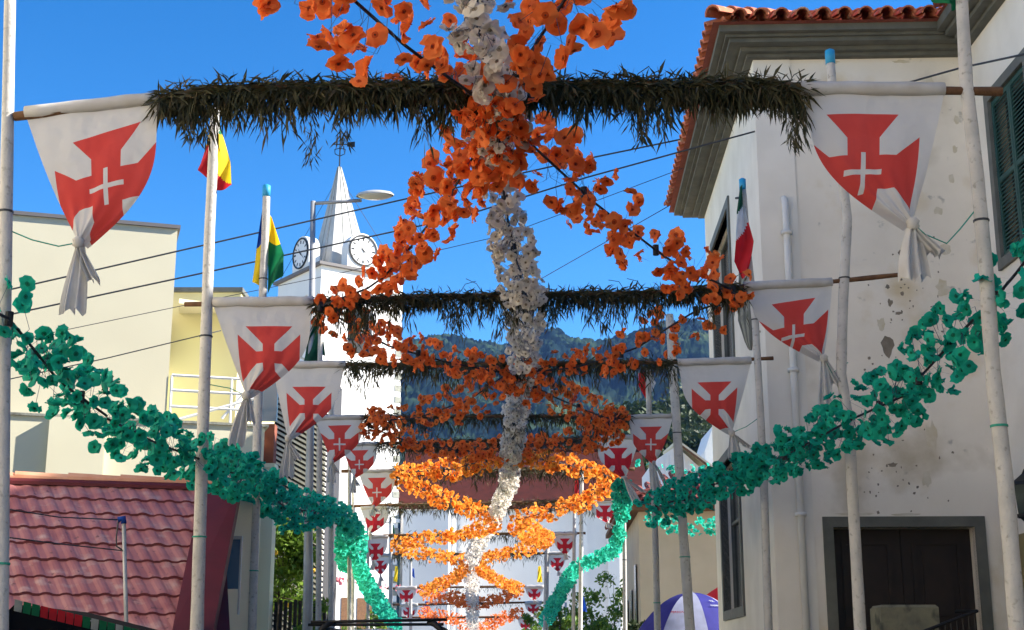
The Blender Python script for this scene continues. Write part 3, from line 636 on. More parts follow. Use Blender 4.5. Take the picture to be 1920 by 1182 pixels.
    # ground floor openings of tower
    # nave
    x0, x1 = P(752, 950, 86).x, P(1215, 950, 86).x; ze = P(900, 955, 86).z
    b = MB(); b.box((x0, 86, 0), (x1, 100, ze)); b.build('nave_wall', M['white_wall'], t)
    zr = P(900, 846, 93).z
    b = MB(); b.add([(x0-.3,85.6,ze),(x1+.3,85.6,ze),(x1+.3,93,zr),(x0-.3,93,zr),(x0-.3,100.4,ze),(x1+.3,100.4,ze)], [(0,1,2,3),(3,2,5,4),(0,3,4),(1,5,2),(0,4,5,1)]); b.build('nave_roof', M['church_tile'], t)
    b = MB(); b.tube([(x0-.3,93,zr+.05),(x1+.3,93,zr+.05)], .14, 6)
    b.build('ridge_cap', M['church_tile'], t)
    b = MB()
    for u in (845, 1090, 1150): xx = P(u, 1050, 86).x; b.box((xx-.35, 85.7, 0), (xx+.35, 86, ze-.01))
    b.box((x0, 85.75, ze-.35), (x1, 85.99, ze-.02)) if False else None
    b.build('buttress', M['white_wall'], t)
    # forebuilding
    a = P(757, 1040, 84); c = P(842, 1040, 84); b = MB(); b.box((a.x, 83.2, 0), (c.x, 86, P(800, 960, 84).z)); b.build('sacristy', M['white_wall'], t)
    for (u0, u1, v) in ((634, 652, 1118), (662, 690, 1118), (702, 724, 1118)):
        p0 = P(u0, v, 79.5); p1 = P(u1, v, 79.5)
        yy = C.y+(( (p0.x+p1.x)/2 - C.x))*math.tan(th)-.06
        b = MB(); b.prism([(p0.x, yy+ (p0.x-(p0.x+p1.x)/2)*math.tan(th), 0), (p1.x, yy+(p1.x-(p0.x+p1.x)/2)*math.tan(th), 0), (p1.x, yy+(p1.x-(p0.x+p1.x)/2)*math.tan(th), p0.z), (p0.x, yy+(p0.x-(p0.x+p1.x)/2)*math.tan(th), p0.z)], (0, .02, 0)); b.build('doorway', M['wood'], t)
church()
# ------------------------------------------------------------------ beige building & gabled house, right middle
def midright():
    D = 38; a = P(1197, 960, D); e = P(1168, 960, 46)
    t = thing('beige_building', (a.x, D, 0), 'beige rendered building with red tiled eaves behind the striped parasol', 'building')
    b = MB(); z = a.z; b.prism([(a.x, D, 0), (a.x+4.6, D-.4, 0), (a.x+4.6, 47, 0), (e.x, 46, 0)], (0,0,z)); b.build('wall', M['beige'], t)
    for y0, y1, z0, z1 in ((39.0, 39.8, 2.2, 4.2), (41.2, 42.0, .9, 3.6), (43.6, 44.3, .9, 3.4)):
        fx = lambda y: a.x+(e.x-a.x)*(y-D)/(46-D)-.03
        b = MB(); b.prism([(fx(y0), y0, z0), (fx(y1), y1, z0), (fx(y1), y1, z1), (fx(y0), y0, z1)], (-.02, 0, 0)); b.build('window', M['glassdark'], t)
    b = MB(); o = .55; b.prism([(a.x-o, D-o, z), (a.x+4.6, D-o-.4, z), (a.x+4.6, 47, z), (e.x-o, 46+o, z)], (0,0,.12)); b.build('eaves', M['wood'], t)
    b = MB(); x = a.x-o+.1
    b.add([(a.x-o, D-o-.05, z+.13), (a.x+4.6, D-o-.45, z+.13), (a.x+4.6, 41, z+1.25), (a.x+2.0, 41, z+1.25), (e.x-o, 46+o, z+.13)], [(0,1,2,3),(0,3,4)])
    while x < a.x+4.5:
        barrel(b, (x, D-o-.1-.09*(x-a.x), z+.2), (max(x, a.x-o+.1)+.0, D-o+min(3.2, (x-a.x+o)*1.6+.4), z+.2+min(3.2, (x-a.x+o)*1.6+.4)*.37), .10, n=5); x += .28
    y = D-o+.2
    while y < 46:
        xx = a.x-o+(e.x-a.x)*(y-D)/8; barrel(b, (xx-.03, y, z+.2), (xx+1.0, y, z+.56), .10, n=5); y += .28
    b.build('roof', M['tile_old'], t)
    D = 56; A = P(1268, 832, D); t = thing('gabled_house', (A.x, D, 0), 'small white boarded gable with pale roof verge above the beige building', 'house')
    b = MB(); B = P(1352, 880, D-2); C_ = P(1225, 880, D); b.prism([(C_.x, D, 0), (B.x, D, 0), (B.x, D, B.z-.2), (A.x, D, A.z-.1), (C_.x, D, C_.z+.3)], (0, 5, 0)); b.build('wall', M['white_wall'], t)
    b = MB()
    for i in range(12): xx = C_.x+.1+i*.19; b.box((xx, D-.05, 0), (xx+.07, D-.001, min(A.z-.45, C_.z+.1+(xx-C_.x)*.9) if xx < A.x else A.z-.4-(xx-A.x)*.62))
    b.build('boards', M['whitepaint'], t)
    b = MB(); b.prism([(A.x, D-.5, A.z), (B.x+.3, D-.5, B.z-.05), (B.x+.3, D+5, B.z-.05+.3), (A.x, D+5, A.z+.3)], (0, 0, .1)); b.build('roof', M['cream'], t)
    b = MB(); b.prism([(A.x, D-.55, A.z-.12), (B.x+.3, D-.55, B.z-.17), (B.x+.3, D-.55, B.z-.06), (A.x, D-.55, A.z-.01)], (0, .04, 0)); b.build('verge_board', M['wood'], t)
    t = thing('pitched_tin_shed', P(1330, 830, 62), 'narrow white peaked tin roof rising beside the gable', 'shed')
    b = MB(); p, q, s = P(1337, 798, 62), P(1322, 845, 62), P(1365, 845, 62); b.prism([p, q, (q.x, 62, 0), (s.x, 62, 0), s], (0, 4, 0)); b.build('wall', M['whitepaint'], t)
midright()
# parasol
def parasol():
    c = P(1300, 1200, 28.2); t = thing('cafe_parasol', (c.x, c.y, 0), 'blue and white lettered cafe parasol in front of the beige building', 'parasol')
    Rr = 1.14; z0 = 2.12; H = .78; ns = 8; 
    def S(a, f): rr = Rr*f; return Vector((c.x+rr*math.cos(a), c.y+rr*math.sin(a), z0+H*(1-f**2.1)+.02))
    cols = ['f_purple', 'f_pale']
    for k in range(ns):
        a0 = 2*math.pi*(k-.5)/ns+R(30); a1 = a0+2*math.pi/ns; b = MB(); N = 8; vs = []
        for i in range(N+1):
            for j in range(7):
                a = a0+(a1-a0)*j/6; f = .02+.98*i/N; p = S(a, f); p.z -= .05*f*math.sin(math.pi*j/6); vs.append(p)
        fs = [(i*7+j, i*7+j+1, (i+1)*7+j+1, (i+1)*7+j) for i in range(N) for j in range(6)]
        b.add(vs, fs); o = b.build('canopy_panel', M[cols[k % 2]], t, True)
    b = MB(); b.tube([(c.x, c.y, 0), (c.x, c.y, z0+H+.04)], .025, 8); b.build('pole', M['metal'], t)
    for k in range(ns):
        a = 2*math.pi*(k-.5)/ns+R(30); b = MB(); b.tube([S(a, f)-Vector((0,0,.03)) for f in (.05,.3,.6,1)], .01, 4); b.build('rib', M['metal'], t)
    return t, c, S
PT, PC, PS = parasol()
def text(s, size, m, parent, M4, ext=.002):
    cu = bpy.data.curves.new('lettering', 'FONT'); cu.body = s; cu.size = size; cu.extrude = ext; cu.align_x = 'CENTER'; cu.align_y = 'CENTER'
    o = bpy.data.objects.new('lettering', cu); COL.objects.link(o); dg = bpy.context.evaluated_depsgraph_get()
    me = bpy.data.meshes.new_from_object(o.evaluated_get(dg)); bpy.data.objects.remove(o); me.materials.clear(); me.materials.append(m)
    off = wloc(parent); me.transform(Matrix.Translation(-off) @ M4); o = bpy.data.objects.new('lettering', me); COL.objects.link(o); o.parent = parent; return o
def onpanel(s, size, m, a, f):
    p = PS(a, f); q = PS(a, f+.05); rad = (q-p).normalized(); tan = Vector((-math.sin(a), math.cos(a), 0)); nrm = tan.cross(rad).normalized()
    if nrm.z < 0: nrm = -nrm
    up = -rad; tx = up.cross(nrm)
    M4 = Matrix(((tx.x, up.x, nrm.x, p.x+nrm.x*.012), (tx.y, up.y, nrm.y, p.y+nrm.y*.012), (tx.z, up.z, nrm.z, p.z+nrm.z*.012), (0,0,0,1)))
    text(s, size, m, PT, M4)
onpanel('PERSONAL', .075, M['f_red'], R(246), .74); onpanel('TSL', .075, M['f_white'], R(302), .52); onpanel('MADEIRA', .06, M['f_white'], R(302), .62)
c = P(1390, 1100, 32); t = thing('red_parasol', (c.x, c.y, 0), 'plain red parasol half hidden behind the white house corner', 'parasol')
zr_ = P(1320, 1140, 32).z; b = MB(); vs = []
for i in range(9):
    for j in range(24):
        a = 2*math.pi*j/24; f = .02+.98*i/8; fl = 1-.04*abs(math.sin(4*a)); vs.append((c.x+1.13*f*fl*math.cos(a), c.y+1.13*f*fl*math.sin(a), zr_+.62*(1-f**1.8)))
b.add(vs, [(i*24+j, i*24+(j+1) % 24, (i+1)*24+(j+1) % 24, (i+1)*24+j) for i in range(8) for j in range(24)]); b.build('canopy', M['f_red'], t, True)
b = MB(); b.tube([(c.x, c.y, 0), (c.x, c.y, zr_+.64)], .025, 8); b.build('pole', M['metal'], t)
# ------------------------------------------------------------------ lamp
def lamp():
    D = 22.5; base = P(577, 1260, D); t = thing('street_lamp', (base.x, D, 0), 'grey street lamp with flat oval head before the spire', 'street lamp')
    b = MB(); b.tube([(base.x, D, 0), P(578, 1100, D), P(578, 1000, D), P(582, 800, D), P(587, 378, D)], [.085, .08, .072, .06, .045], 12); b.build('post', M['metal'], t, True)
    b = MB(); b.tube([P(587, 382, D), P(678, 376, D)], .032, 8); b.build('arm', M['metal'], t, True)
    c = P(703, 368, D); b = MB(); b.M = Matrix.Translation(c) @ Matrix.Rotation(R(-2), 4, 'Y') @ Matrix.Diagonal((1.9, 1, 1, 1)); b.lathe([(.001,.085),(.10,.078),(.155,.05),(.172,.015),(.17,0)][::-1], 20); hd = b.build('lamp_head', M['lampshell'], t, True)
    b = MB(); b.M = Matrix.Translation(c) @ Matrix.Diagonal((1.8, 1, 1, 1)); b.lathe([(.001,-.055),(.10,-.045),(.155,-.012),(.165,.0)], 20); b.build('diffuser', M['lampglass'], hd, True)
    b = MB(); b.box((base.x-.11, D-.12, 0), (base.x+.16, D+.1, 2.0)); b.build('control_box', M['metal'], t)
lamp()
# ------------------------------------------------------------------ poles
ORD = ['nearest','second','third','fourth','fifth','sixth','seventh','eighth','ninth','tenth','eleventh','twelfth']
POLES = []
def pole(pts, D, wpx, label, tip=False, tilt=0, rings=2):
    P3 = [P(u, v, D) for u, v in pts]; last = P3[-1]; dirn = (P3[-1]-P3[-2]); 
    if last.z > .02: P3.append(last+dirn*((last.z)/max(1e-3, -dirn.z)) if dirn.z < -1e-3 else Vector((last.x, D, 0)))
    P3[-1].z = 0.0
    # resample with slight wobble
    out = []; rad = []
    for a, c in zip(P3, P3[1:]):
        for k in range(4): out.append(a.lerp(c, k/4))
    out.append(P3[-1]); r0 = px(wpx, D)/2
    for i, p in enumerate(out): rad.append(r0*(.82+.25*i/len(out))*(1+rnd.uniform(-.04, .04)))
    t = thing('banner_pole', (P3[-1].x, D, 0), label, 'pole', 'whitewashed poles along the street')
    b = MB(); b.tube(out, rad, 12); b.build('shaft', M['pole'], t, True)
    if tip:
        a = P3[0]; b = MB(); b.tube([a+Vector((0,0,-.12)), a+Vector((0,0,.04)), a+Vector((0,0,.06))], [rad[0]*1.1, rad[0]*1.1, rad[0]*.4], 10); b.build('painted_tip', M['bluecap'], t, True)
    for i in range(rings):
        k = int(len(out)*(.35+.3*i)); b = MB(); q = out[k]; b.tube([q-Vector((0,0,.008)), q+Vector((0,0,.008))], rad[k]*1.12, 10); b.build('tie_band', M['greenstring'] if i else M['cable'], t)
    return t
pole([(20,-60),(13,300),(7,700),(2,1182)], 9.3, 27, 'thick mottled pole cut by the left edge, carrying the nearest crossbeam')
pole([(404,206),(393,430),(384,700),(376,950),(369,1182)], 14.3, 24, 'grey pole with red, yellow and green flag, in front of cream building')
pole([(500,354),(497,450),(484,750),(472,1182)], 18.2, 17, 'pole with blue and yellow-green flag at its top, left of the lamp', tip=True)
pole([(601,560),(599,800),(597,1182)], 22.4, 11, 'slim white pole right beside the street lamp post')
pole([(622,700),(621,900),(620,1182)], 25, 10, 'thin grey pole just right of the street lamp, before the white tower')
pole([(655,840),(655,1000),(655,1182)], 29, 8, 'sunlit pale pole where the sunlit green garland crosses it, before the tower', rings=1)
pole([(663,900),(662,1050),(661,1182)], 34, 7, 'pale pole close behind the sunlit green garland, left row', rings=1)
pole([(690,950),(690,1182)], 40, 6, 'thin pole under the small left banners before the tower', rings=1)
pole([(733,970),(732,1182)], 46, 8, 'grey pole in front of the tower quoins, holding a green flag', rings=0)
pole([(770,1040),(770,1182)], 57, 6, 'faint thin pole left of the distant orange loops', rings=0)
pole([(1800,-60),(1812,160),(1832,330),(1848,500),(1862,700),(1885,900),(1908,1182)], 9.3, 30, 'thick leaning pole near the right edge, carrying the nearest crossbeam')
pole([(1556,102),(1566,230),(1589,410),(1581,560),(1577,700),(1592,800),(1600,950),(1613,1182)], 14.3, 21, 'crooked whitewashed pole with blue tip before the white house front', tip=True)
pole([(1392,342),(1402,470),(1416,600),(1425,760),(1432,900),(1441,1182)], 18.2, 15, 'slender pole with green, white and red flag at the house corner', tip=True)
pole([(1255,590),(1262,700),(1272,850),(1281,1000),(1294,1182)], 22, 18, 'straight grey pole crossing the striped parasol')
pole([(1215,692),(1217,770),(1228,980),(1233,1182)], 25, 12, 'pole with small red and white flag left of the parasol')
pole([(1170,930),(1171,1050),(1172,1182)], 29, 8, 'sunlit cream pole under the hanging sunlit green garland', rings=1)
pole([(1091,870),(1090,1000),(1088,1182)], 34, 8, 'sunlit slim pole with blue flag before the church roof', rings=1)
pole([(1077,950),(1075,1182)], 40, 7, 'thin sunlit pole with green tip before the church wall', rings=0)
pole([(1026,1000),(1023,1182)], 46, 10, 'dark grey pole right of the distant orange loops', rings=0)
pole([(1061,1130),(1060,1182)], 57, 5, 'short pale pole top among the shrubs by the church', rings=0)
# ------------------------------------------------------------------ leafy crossbeams
def leaves_for(path, D, u0, u1, n, thick, hang, seed, size):
    """drooping willow-like sprigs tied along the beam; returns V,F"""
    r = np.random.default_rng(seed); us = [p[0] for p in path]; vs_ = [p[1] for p in path]; out = []
    mpp = px(1, D, vs_[len(vs_)//2])
    def centre(u): v = np.interp(u, us, vs_); return np.array(P(float(u), float(v), D))
    ph = r.uniform(0, 6.28, 6)
    span = u1-u0
    for i in range(n):
        u = r.uniform(u0, u1); f = (u-u0)/span*9
        cl = .50+.40*math.sin(f*2.3+ph[0])+.45*math.sin(f*6.1+ph[1])+.45*math.sin(f*17+ph[2]); cl = max(.08, cl)
        c = centre(u); a = r.uniform(0, 2*math.pi); rad = thick*mpp*r.uniform(.1, 1)
        p = c+np.array([0, math.cos(a)*rad*.8, math.sin(a)*rad*.62-thick*mpp*.12])
        kind = r.random()
        if r.random() < .35: a = r.uniform(.6, 2.5)
        L = size*r.uniform(.6, 1.2)
        if kind < .62:   # hugging leaves
            d = np.array([r.normal()*1.6, math.cos(a)*.6+r.normal()*.3, math.sin(a)*.35-.42+r.normal()*.55])
        else:           # hanging
            depth = hang*mpp*cl*r.random()**1.5
            p = p+np.array([r.normal()*.02, r.normal()*.03, -depth-thick*mpp*.2]); d = np.array([r.normal()*.42, r.normal()*.3, -1.0])
        d /= np.linalg.norm(d); s = np.cross(d, r.normal(size=3)); s /= np.linalg.norm(s); w_ = L*.055*r.uniform(.7, 1.3)
        m = p+d*L*.5+np.array([0, 0, .02*L]); e = p+d*L+np.array([0, 0, -.12*L])
        out += [p, m+s*w_, e, m-s*w_]
    for (u, dn) in ((.235, 130), (.285, 95), (.74, 95), (.05, 70), (.97, 105)) if D < 10 else ((.33, 60), (.12, 50), (.55, 50)) if D < 16 else ():
        uu = u0+span*u; c = centre(uu)
        for i in range(110):
            f = r.random(); p = c+np.array([(r.normal()*.05+f*.05)*(1.3-f), r.normal()*.05, -dn*mpp*f-.05]); d = np.array([r.normal()*.5, r.normal()*.3, -1.0]); d /= np.linalg.norm(d)
            sd_ = np.cross(d, r.normal(size=3)); sd_ /= np.linalg.norm(sd_); L = size*r.uniform(.4, .8); m = p+d*L*.5; e = p+d*L; out += [p, m+sd_*L*.06, e, m-sd_*L*.06]
    V = np.array(out); return V, np.arange(len(V)).reshape(-1, 4)
BEAMS = [ # D, path, foliage u0,u1, leaves, radius px
 (9.3, [(27,219),(300,186),(420,168),(900,160),(1440,160),(1510,166),(1878,172)], 296, 1512, 11500, 10, 21, 56, .155),
 (14.3, [(346,571),(585,567),(800,556),(1200,550),(1400,538),(1565,528),(1740,510)], 586, 1396, 7500, 5, 13, 56, .14),
 (18.2, [(470,686),(645,684),(1270,680),(1450,672)], 645, 1268, 4800, 4, 11, 42, .14),
 (22, [(588,784),(680,782),(1180,780),(1262,780)], 682, 1180, 2600, 3.4, 9, 28, .15),
 (25, [(618,834),(705,832),(1120,822),(1216,820)], 705, 1120, 2800, 3, 10, 26, .16),
 (29, [(640,884),(735,882),(1150,880),(1190,880)], 738, 1150, 2400, 3.5, 11, 26, .17),
 (34, [(640,950),(715,948),(1112,940),(1190,938)], 716, 1112, 2000, 3.2, 10, 22, .18),
 (40, [(672,1006),(735,1004),(1030,1000),(1098,1000)], 736, 1028, 1100, 2.6, 6, 14, .18),
 (46, [(686,1042),(735,1040),(1025,1038),(1062,1036)], 736, 1022, 1200, 2.4, 6, 18, .2),
 (55, [(725,1104),(785,1102),(982,1100),(1028,1100)], 790, 980, 300, 2.2, 4, 8, .15),
 (60, [(735,1134),(785,1134),(982,1130),(1024,1130)], 790, 980, 300, 2.2, 4, 8, .15),
 (68, [(752,1158),(830,1158),(970,1157),(1012,1157)], 822, 970, 240, 2, 4, 7, .15)]
for i, (D, path, u0, u1, n, rp, th, hang, ls) in enumerate(BEAMS):
    t = thing('crossbeam', P(path[0][0], path[0][1], D), f'{ORD[i]} wooden crossbeam wrapped in drooping dark leaves, counted from the front', 'crossbeam', 'leaf-wrapped crossbeams over the street')
    b = MB(); pts = []
    for (a, c) in zip(path, path[1:]):
        for k in range(5): f = k/5; pts.append(P(a[0]+(c[0]-a[0])*f, a[1]+(c[1]-a[1])*f, D))
    pts.append(P(*path[-1], D)); r0 = px(rp, D); b.tube(pts, [r0*(.9+.1*math.sin(j*1.7)) for j in range(len(pts))], 10); b.build('beam', M['wood'], t, True)
    V, Fc = leaves_for(path, D, u0, u1, n, th, hang, 100+i, ls)
    mi = (rng.random(len(Fc)) < .22).astype(int)
    npmesh('foliage', V, Fc, [M['leaf'], M['leaf_dry']], t, mi)
    if i in (0, 1):
        b = MB()
        for k in range(26 if i == 0 else 12):
            u = rnd.uniform(u0+20, u1-20); v = np.interp(u, [p[0] for p in path], [p[1] for p in path]); s = rnd.choice((-1, 1))
            b.tube([P(u, v, D), P(u+s*14, v-22, D+.03), P(u+s*34, v-30+rnd.uniform(-6,12), D+.05)], .0035, 4)
        b.build('twigs', M['leaf'], t)
# ------------------------------------------------------------------ banners
def banner(D, TL, TR, K, T, style, label, tie=None, pull=3.0, spread=1.0, seed=0, tail2=True, ctr=(0, .60), skew=0):
    mid = ((TL[0]+TR[0])/2, (TL[1]+TR[1])/2); w0 = (TR[0]-TL[0])/2; H = K[1]-mid[1]
    t = thing('cross_banner', P(mid[0], mid[1], D), label, 'banner', 'cross banners hanging from the crossbeams')
    b = MB(); NU, NV = 36, 44; uv = []; vs = []; wm = px(w0, D); r = random.Random(seed); ph = r.uniform(0, 6)
    for j in range(NV+1):
        tt = j/NV; sh = math.sin(math.pi*tt**1.25); kk = max(-1, min(1, (K[0]-mid[0])/w0/.25))
        eL = TL[0]+(K[0]-w0*.045-TL[0])*tt-w0*.25*(1+kk)*sh; eR = TR[0]+(K[0]+w0*.045-TR[0])*tt+w0*.25*(1-kk)*sh
        w_ = (eR-eL)/2; cu = (eL+eR)/2; c0 = mid[0]+ctr[0]*w0; cy = ctr[1]
        for i in range(NU+1):
            s = -1+2*i/NU; g_ = 1-.22*(1-w_/w0)
            vtop = mid[1]+(TR[1]-TL[1])/2*s+5*min(1, w0/80)
            v = vtop+(K[1]-vtop)*tt - 0*s
            # taut radiating folds
            fold = .030*math.sin(s*7.5+ph+2.2*tt)*tt*(1-.3*tt)+.018*math.sin(s*17+ph*2)*tt**2+.012*math.sin((s+1)*5*(1-tt)+ph)*(1-tt)
            y = wm*(fold*1.5+.34*s*s*tt**1.5-.10*math.sin(math.pi*tt))
            u = cu+s*w_
            p = P(u, v, D)+Vector((0, y, 0)); vs.append(p)
            uv.append(((u-c0)/w0/g_, (tt-cy)*H/w0+skew*(u-c0)/w0))
    fs = [(j*(NU+1)+i, j*(NU+1)+i+1, (j+1)*(NU+1)+i+1, (j+1)*(NU+1)+i) for j in range(NV) for i in range(NU)]
    b.add(vs, fs); b.build('cloth', M[style], t, True, uv)
    # sleeve round the beam
    b = MB(); r1 = px(max(3.2, w0*.105), D); pts = [P(TL[0]+(TR[0]-TL[0])*k/8, TL[1]+(TR[1]-TL[1])*k/8+math.sin(k*2)*.6, D) for k in range(9)]
    b.tube(pts, [r1*(1+.05*math.sin(k*2.3)) for k in range(9)], 12); b.build('sleeve', M['cloth'], t, True)
    # knot and tail
    kp = P(*K, D); kr = px(w0*.085, D); b = MB(); b.lathe([(kr*.5,-kr),(kr*1.1,-kr*.5),(kr*.95,0),(kr*1.15,kr*.4),(kr*.6,kr)], 10, kp); b.build('knot', M['cloth'], t, True)
    b = MB()
    def strip(A, B, wa, wb, seed2, n=12, m=14):
        r = random.Random(seed2); vs = []; q = r.uniform(0, 6)
        for j in range(m+1):
            f = j/m; cu = A[0]+(B[0]-A[0])*f+math.sin(f*3+q)*w0*.02; cv = A[1]+(B[1]-A[1])*f; ww = wa+(wb-wa)*math.sin(f*1.5)
            for i in range(n+1):
                s = -1+2*i/n
                jag = (1 if f < .99 else 1+.0)*(cv+(math.sin(i*1.9+q)*w0*.05 if j == m else 0))
                vs.append(P(cu+s*ww, jag, D)+Vector((0, wm*.10*math.sin(s*8+q)*(.3+f)+wm*.05*s*s, 0)))
        b.add(vs, [(j*(n+1)+i, j*(n+1)+i+1, (j+1)*(n+1)+i+1, (j+1)*(n+1)+i) for j in range(m) for i in range(n)])
    L = T[1]-K[1]; strip(K, T, w0*.06, w0*.20*spread, seed+1)
    if tail2: strip(K, (T[0]+w0*.30, K[1]+L*.55), w0*.04, w0*.11*spread, seed+2)
    b.build('tail', M['cloth'], t, True)
    if tie:
        b = MB(); pts = [P(*K, D)]+[P(u, v, D) for u, v in tie]; b.tube(pts, .005+.0*D, 5); b.build('tie_string', M['greenstring'], t, True)
    return t
banner(9.3, (48,212), (300,184), (147,455), (137,585), 'ban_A', 'large white banner with red cross pulled askew, left end of the nearest crossbeam', tie=[(110,462),(60,450),(12,430)], seed=3, pull=2.2, ctr=(.22,.60), skew=.24)
banner(9.3, (1500,166), (1770,168), (1712,420), (1718,522), 'ban_A', 'large white banner with wide red cross before the white house, nearest crossbeam', tie=[(1735,440),(1775,457),(1800,430),(1828,395),(1850,388)], seed=8, pull=2.0, ctr=(-.14,.62))
banner(14.3, (400,567), (588,565), (462,742), (442,835), 'ban_B', 'banner with narrow-armed red cross, left end of the second crossbeam, before the yellow block', seed=11, pull=2.6, ctr=(.12,.59), tie=[(430,728),(385,720)])
banner(14.3, (1394,537), (1560,529), (1545,672), (1548,760), 'ban_A', 'banner with small white cross in red against the house wall, second crossbeam', seed=14, pull=2.2, ctr=(.12,.70), skew=.12, tie=[(1560,700),(1590,680)])
banner(18.2, (512,685), (648,683), (540,822), (538,895), 'ban_B', 'banner with red cross overlapping the louvred block, left of the third crossbeam', seed=17, pull=2.4)
banner(18.2, (1270,680), (1408,676), (1372,812), (1380,860), 'ban_B', 'banner with narrow-armed red cross touching the house corner, right of the third crossbeam', seed=20, pull=2.0, tie=[(1400,800),(1428,780)])
banner(22, (592,784), (682,782), (622,866), (620,905), 'ban_A', 'shaded banner with pale red cross by the street lamp, fourth crossbeam', seed=23, pull=2.0)
banner(22, (1178,782), (1262,780), (1226,868), (1232,925), 'ban_A', 'banner overlapping its neighbour between flag pole and straight pole, fourth crossbeam', seed=26, pull=2.0)
banner(25, (640,834), (708,832), (664,896), (662,925), 'ban_A', 'sunlit banner with light red cross before the tower, fifth crossbeam', seed=29, pull=2.0)
banner(25, (1118,821), (1200,820), (1172,896), (1196,945), 'ban_C', 'banner with deep red cross above the hanging sunlit green garland, fifth crossbeam', seed=32, pull=2.0)
banner(29, (672,884), (742,882), (700,950), (698,968), 'ban_A', 'sunlit banner with split red cross before the tower, sixth crossbeam', seed=35, pull=2)
banner(34, (676,952), (730,951), (694,1000), (693,1012), 'ban_C', 'small backlit banner low before the tower, seventh crossbeam, left', seed=38, pull=2)
banner(34, (1108,941), (1160,940), (1140,980), (1142,990), 'ban_C', 'small pale banner half behind the sunlit green garland, seventh crossbeam', seed=41, pull=2)
banner(40, (680,1007), (728,1006), (700,1053), (698,1070), 'ban_C', 'small banner with solid dark red cross before tower, eighth crossbeam', seed=44, pull=2)
banner(40, (1036,1001), (1082,1000), (1060,1040), (1062,1050), 'ban_C', 'small white banner before the church wall, eighth crossbeam, right', seed=47, pull=2)
banner(46, (694,1042), (732,1041), (713,1078), (712,1100), 'ban_C', 'small rounded red cross banner with thin tail, ninth crossbeam, left', seed=50, pull=2)
banner(46, (1026,1038), (1064,1037), (1047,1072), (1048,1080), 'ban_C', 'small deep red cross banner beside the dark grey pole, ninth crossbeam', seed=53, pull=2)
banner(55, (742,1103), (782,1102), (762,1130), (762,1136), 'ban_C', 'tiny red cross banner left of the distant orange loops, tenth crossbeam', seed=56, pull=2)
banner(55, (984,1101), (1020,1100), (1002,1126), (1003,1132), 'ban_C', 'tiny red cross banner right of the distant orange loops, tenth crossbeam', seed=59, pull=2)
banner(60, (750,1134), (784,1134), (766,1160), (766,1166), 'ban_C', 'tiny dark red cross banner, left end of the eleventh crossbeam', seed=62, pull=2)
banner(60, (984,1131), (1016,1130), (1002,1152), (1002,1158), 'ban_C', 'tiny dark red cross banner, right end of the eleventh crossbeam', seed=65, pull=2)
banner(68, (970,1158), (1002,1157), (986,1184), (986,1190), 'ban_C', 'tiny cross banner cut by the bottom edge, twelfth crossbeam', seed=68, pull=2)
# ------------------------------------------------------------------ flags
def flag(D, lobes, mats, label, seed=0, fo=.04):
    t = thing('flag', P(lobes[0][0][0][0], lobes[0][0][0][1], D), label, 'flag', 'small flags on the pole tops')
    for li, (Lf, Rt, fn) in enumerate(lobes):
        n, m = 18, 40; r = random.Random(seed+li); q = r.uniform(0, 6); b = MB(); vs = []
        def at(pl, f):
            k = f*(len(pl)-1); i = min(int(k), len(pl)-2); g_ = k-i; return (pl[i][0]+(pl[i+1][0]-pl[i][0])*g_, pl[i][1]+(pl[i+1][1]-pl[i][1])*g_)
        wid = px(abs(at(Rt, .5)[0]-at(Lf, .5)[0]), D)
        for j in range(m+1):
            a = at(Lf, j/m); c = at(Rt, j/m)
            for i in range(n+1):
                s = i/n; vs.append(P(a[0]+(c[0]-a[0])*s, a[1]+(c[1]-a[1])*s, D+fo)+Vector((0, wid*.35*math.sin(s*5+q+j*.12), 0)))
        for j in range(m):
            for i in range(n): 
                b.m and None
                base = len(b.v) 
        b.v = vs; b.f = [(j*(n+1)+i, j*(n+1)+i+1, (j+1)*(n+1)+i+1, (j+1)*(n+1)+i) for j in range(m) for i in range(n)]
        b.m = [fn((i+.5)/n, (j+.5)/m) for j in range(m) for i in range(n)]
        b.build('cloth', [M[x] for x in mats], t, True)
    return t
flag(14.3, [([(403,218),(400,290),(396,357)], [(408,220),(430,300),(436,350)], lambda s, t: 0 if t < .30-.1*s else (1 if t+.3*(1-s) < .98 else 2)),
            ([(396,240),(376,300),(372,322)], [(401,230),(399,290),(396,338)], lambda s, t: 1 if t < .28 else 2)], ['f_green','f_yellow','f_red'], 'limp red, yellow and green flag against the sky', 1)
flag(18.2, [([(502,400),(502,470),(500,550)], [(508,405),(534,480),(530,515)], lambda s, t: 0 if t < .38 else 1),
            ([(492,400),(480,465),(473,530)], [(498,380),(497,455),(494,540)], lambda s, t: 2 if t < .5 else 0)], ['f_yellow','f_green','f_blue'], 'blue, yellow and green flag on pole left of the spire', 5)
flag(18.2, [([(1388,350),(1380,400),(1378,450),(1377,490),(1394,521)], [(1393,352),(1400,400),(1412,455),(1406,490),(1400,518)], lambda s, t: 0 if t < .28-.15*s else (1 if t < .52-.2*s else 2))], ['f_darkgreen','f_white','f_red'], 'folded green, white and red flag before the house side wall', 9, fo=-.12)
flag(25, [([(1197,700),(1197,725),(1212,748)], [(1214,698),(1214,720),(1215,750)], lambda s, t: 0), ([(1217,698),(1217,715),(1218,735)], [(1222,700),(1230,718),(1222,736)], lambda s, t: 1)], ['f_red','f_white'], 'small red and white flag on pole below the third crossbeam', 12)
flag(9.3, [([(1742,-20),(1752,-2),(1775,14)], [(1800,-20),(1799,0),(1797,14)], lambda s, t: 0)], ['f_green'], 'dark green cloth scrap at top edge on the leaning pole', 15)
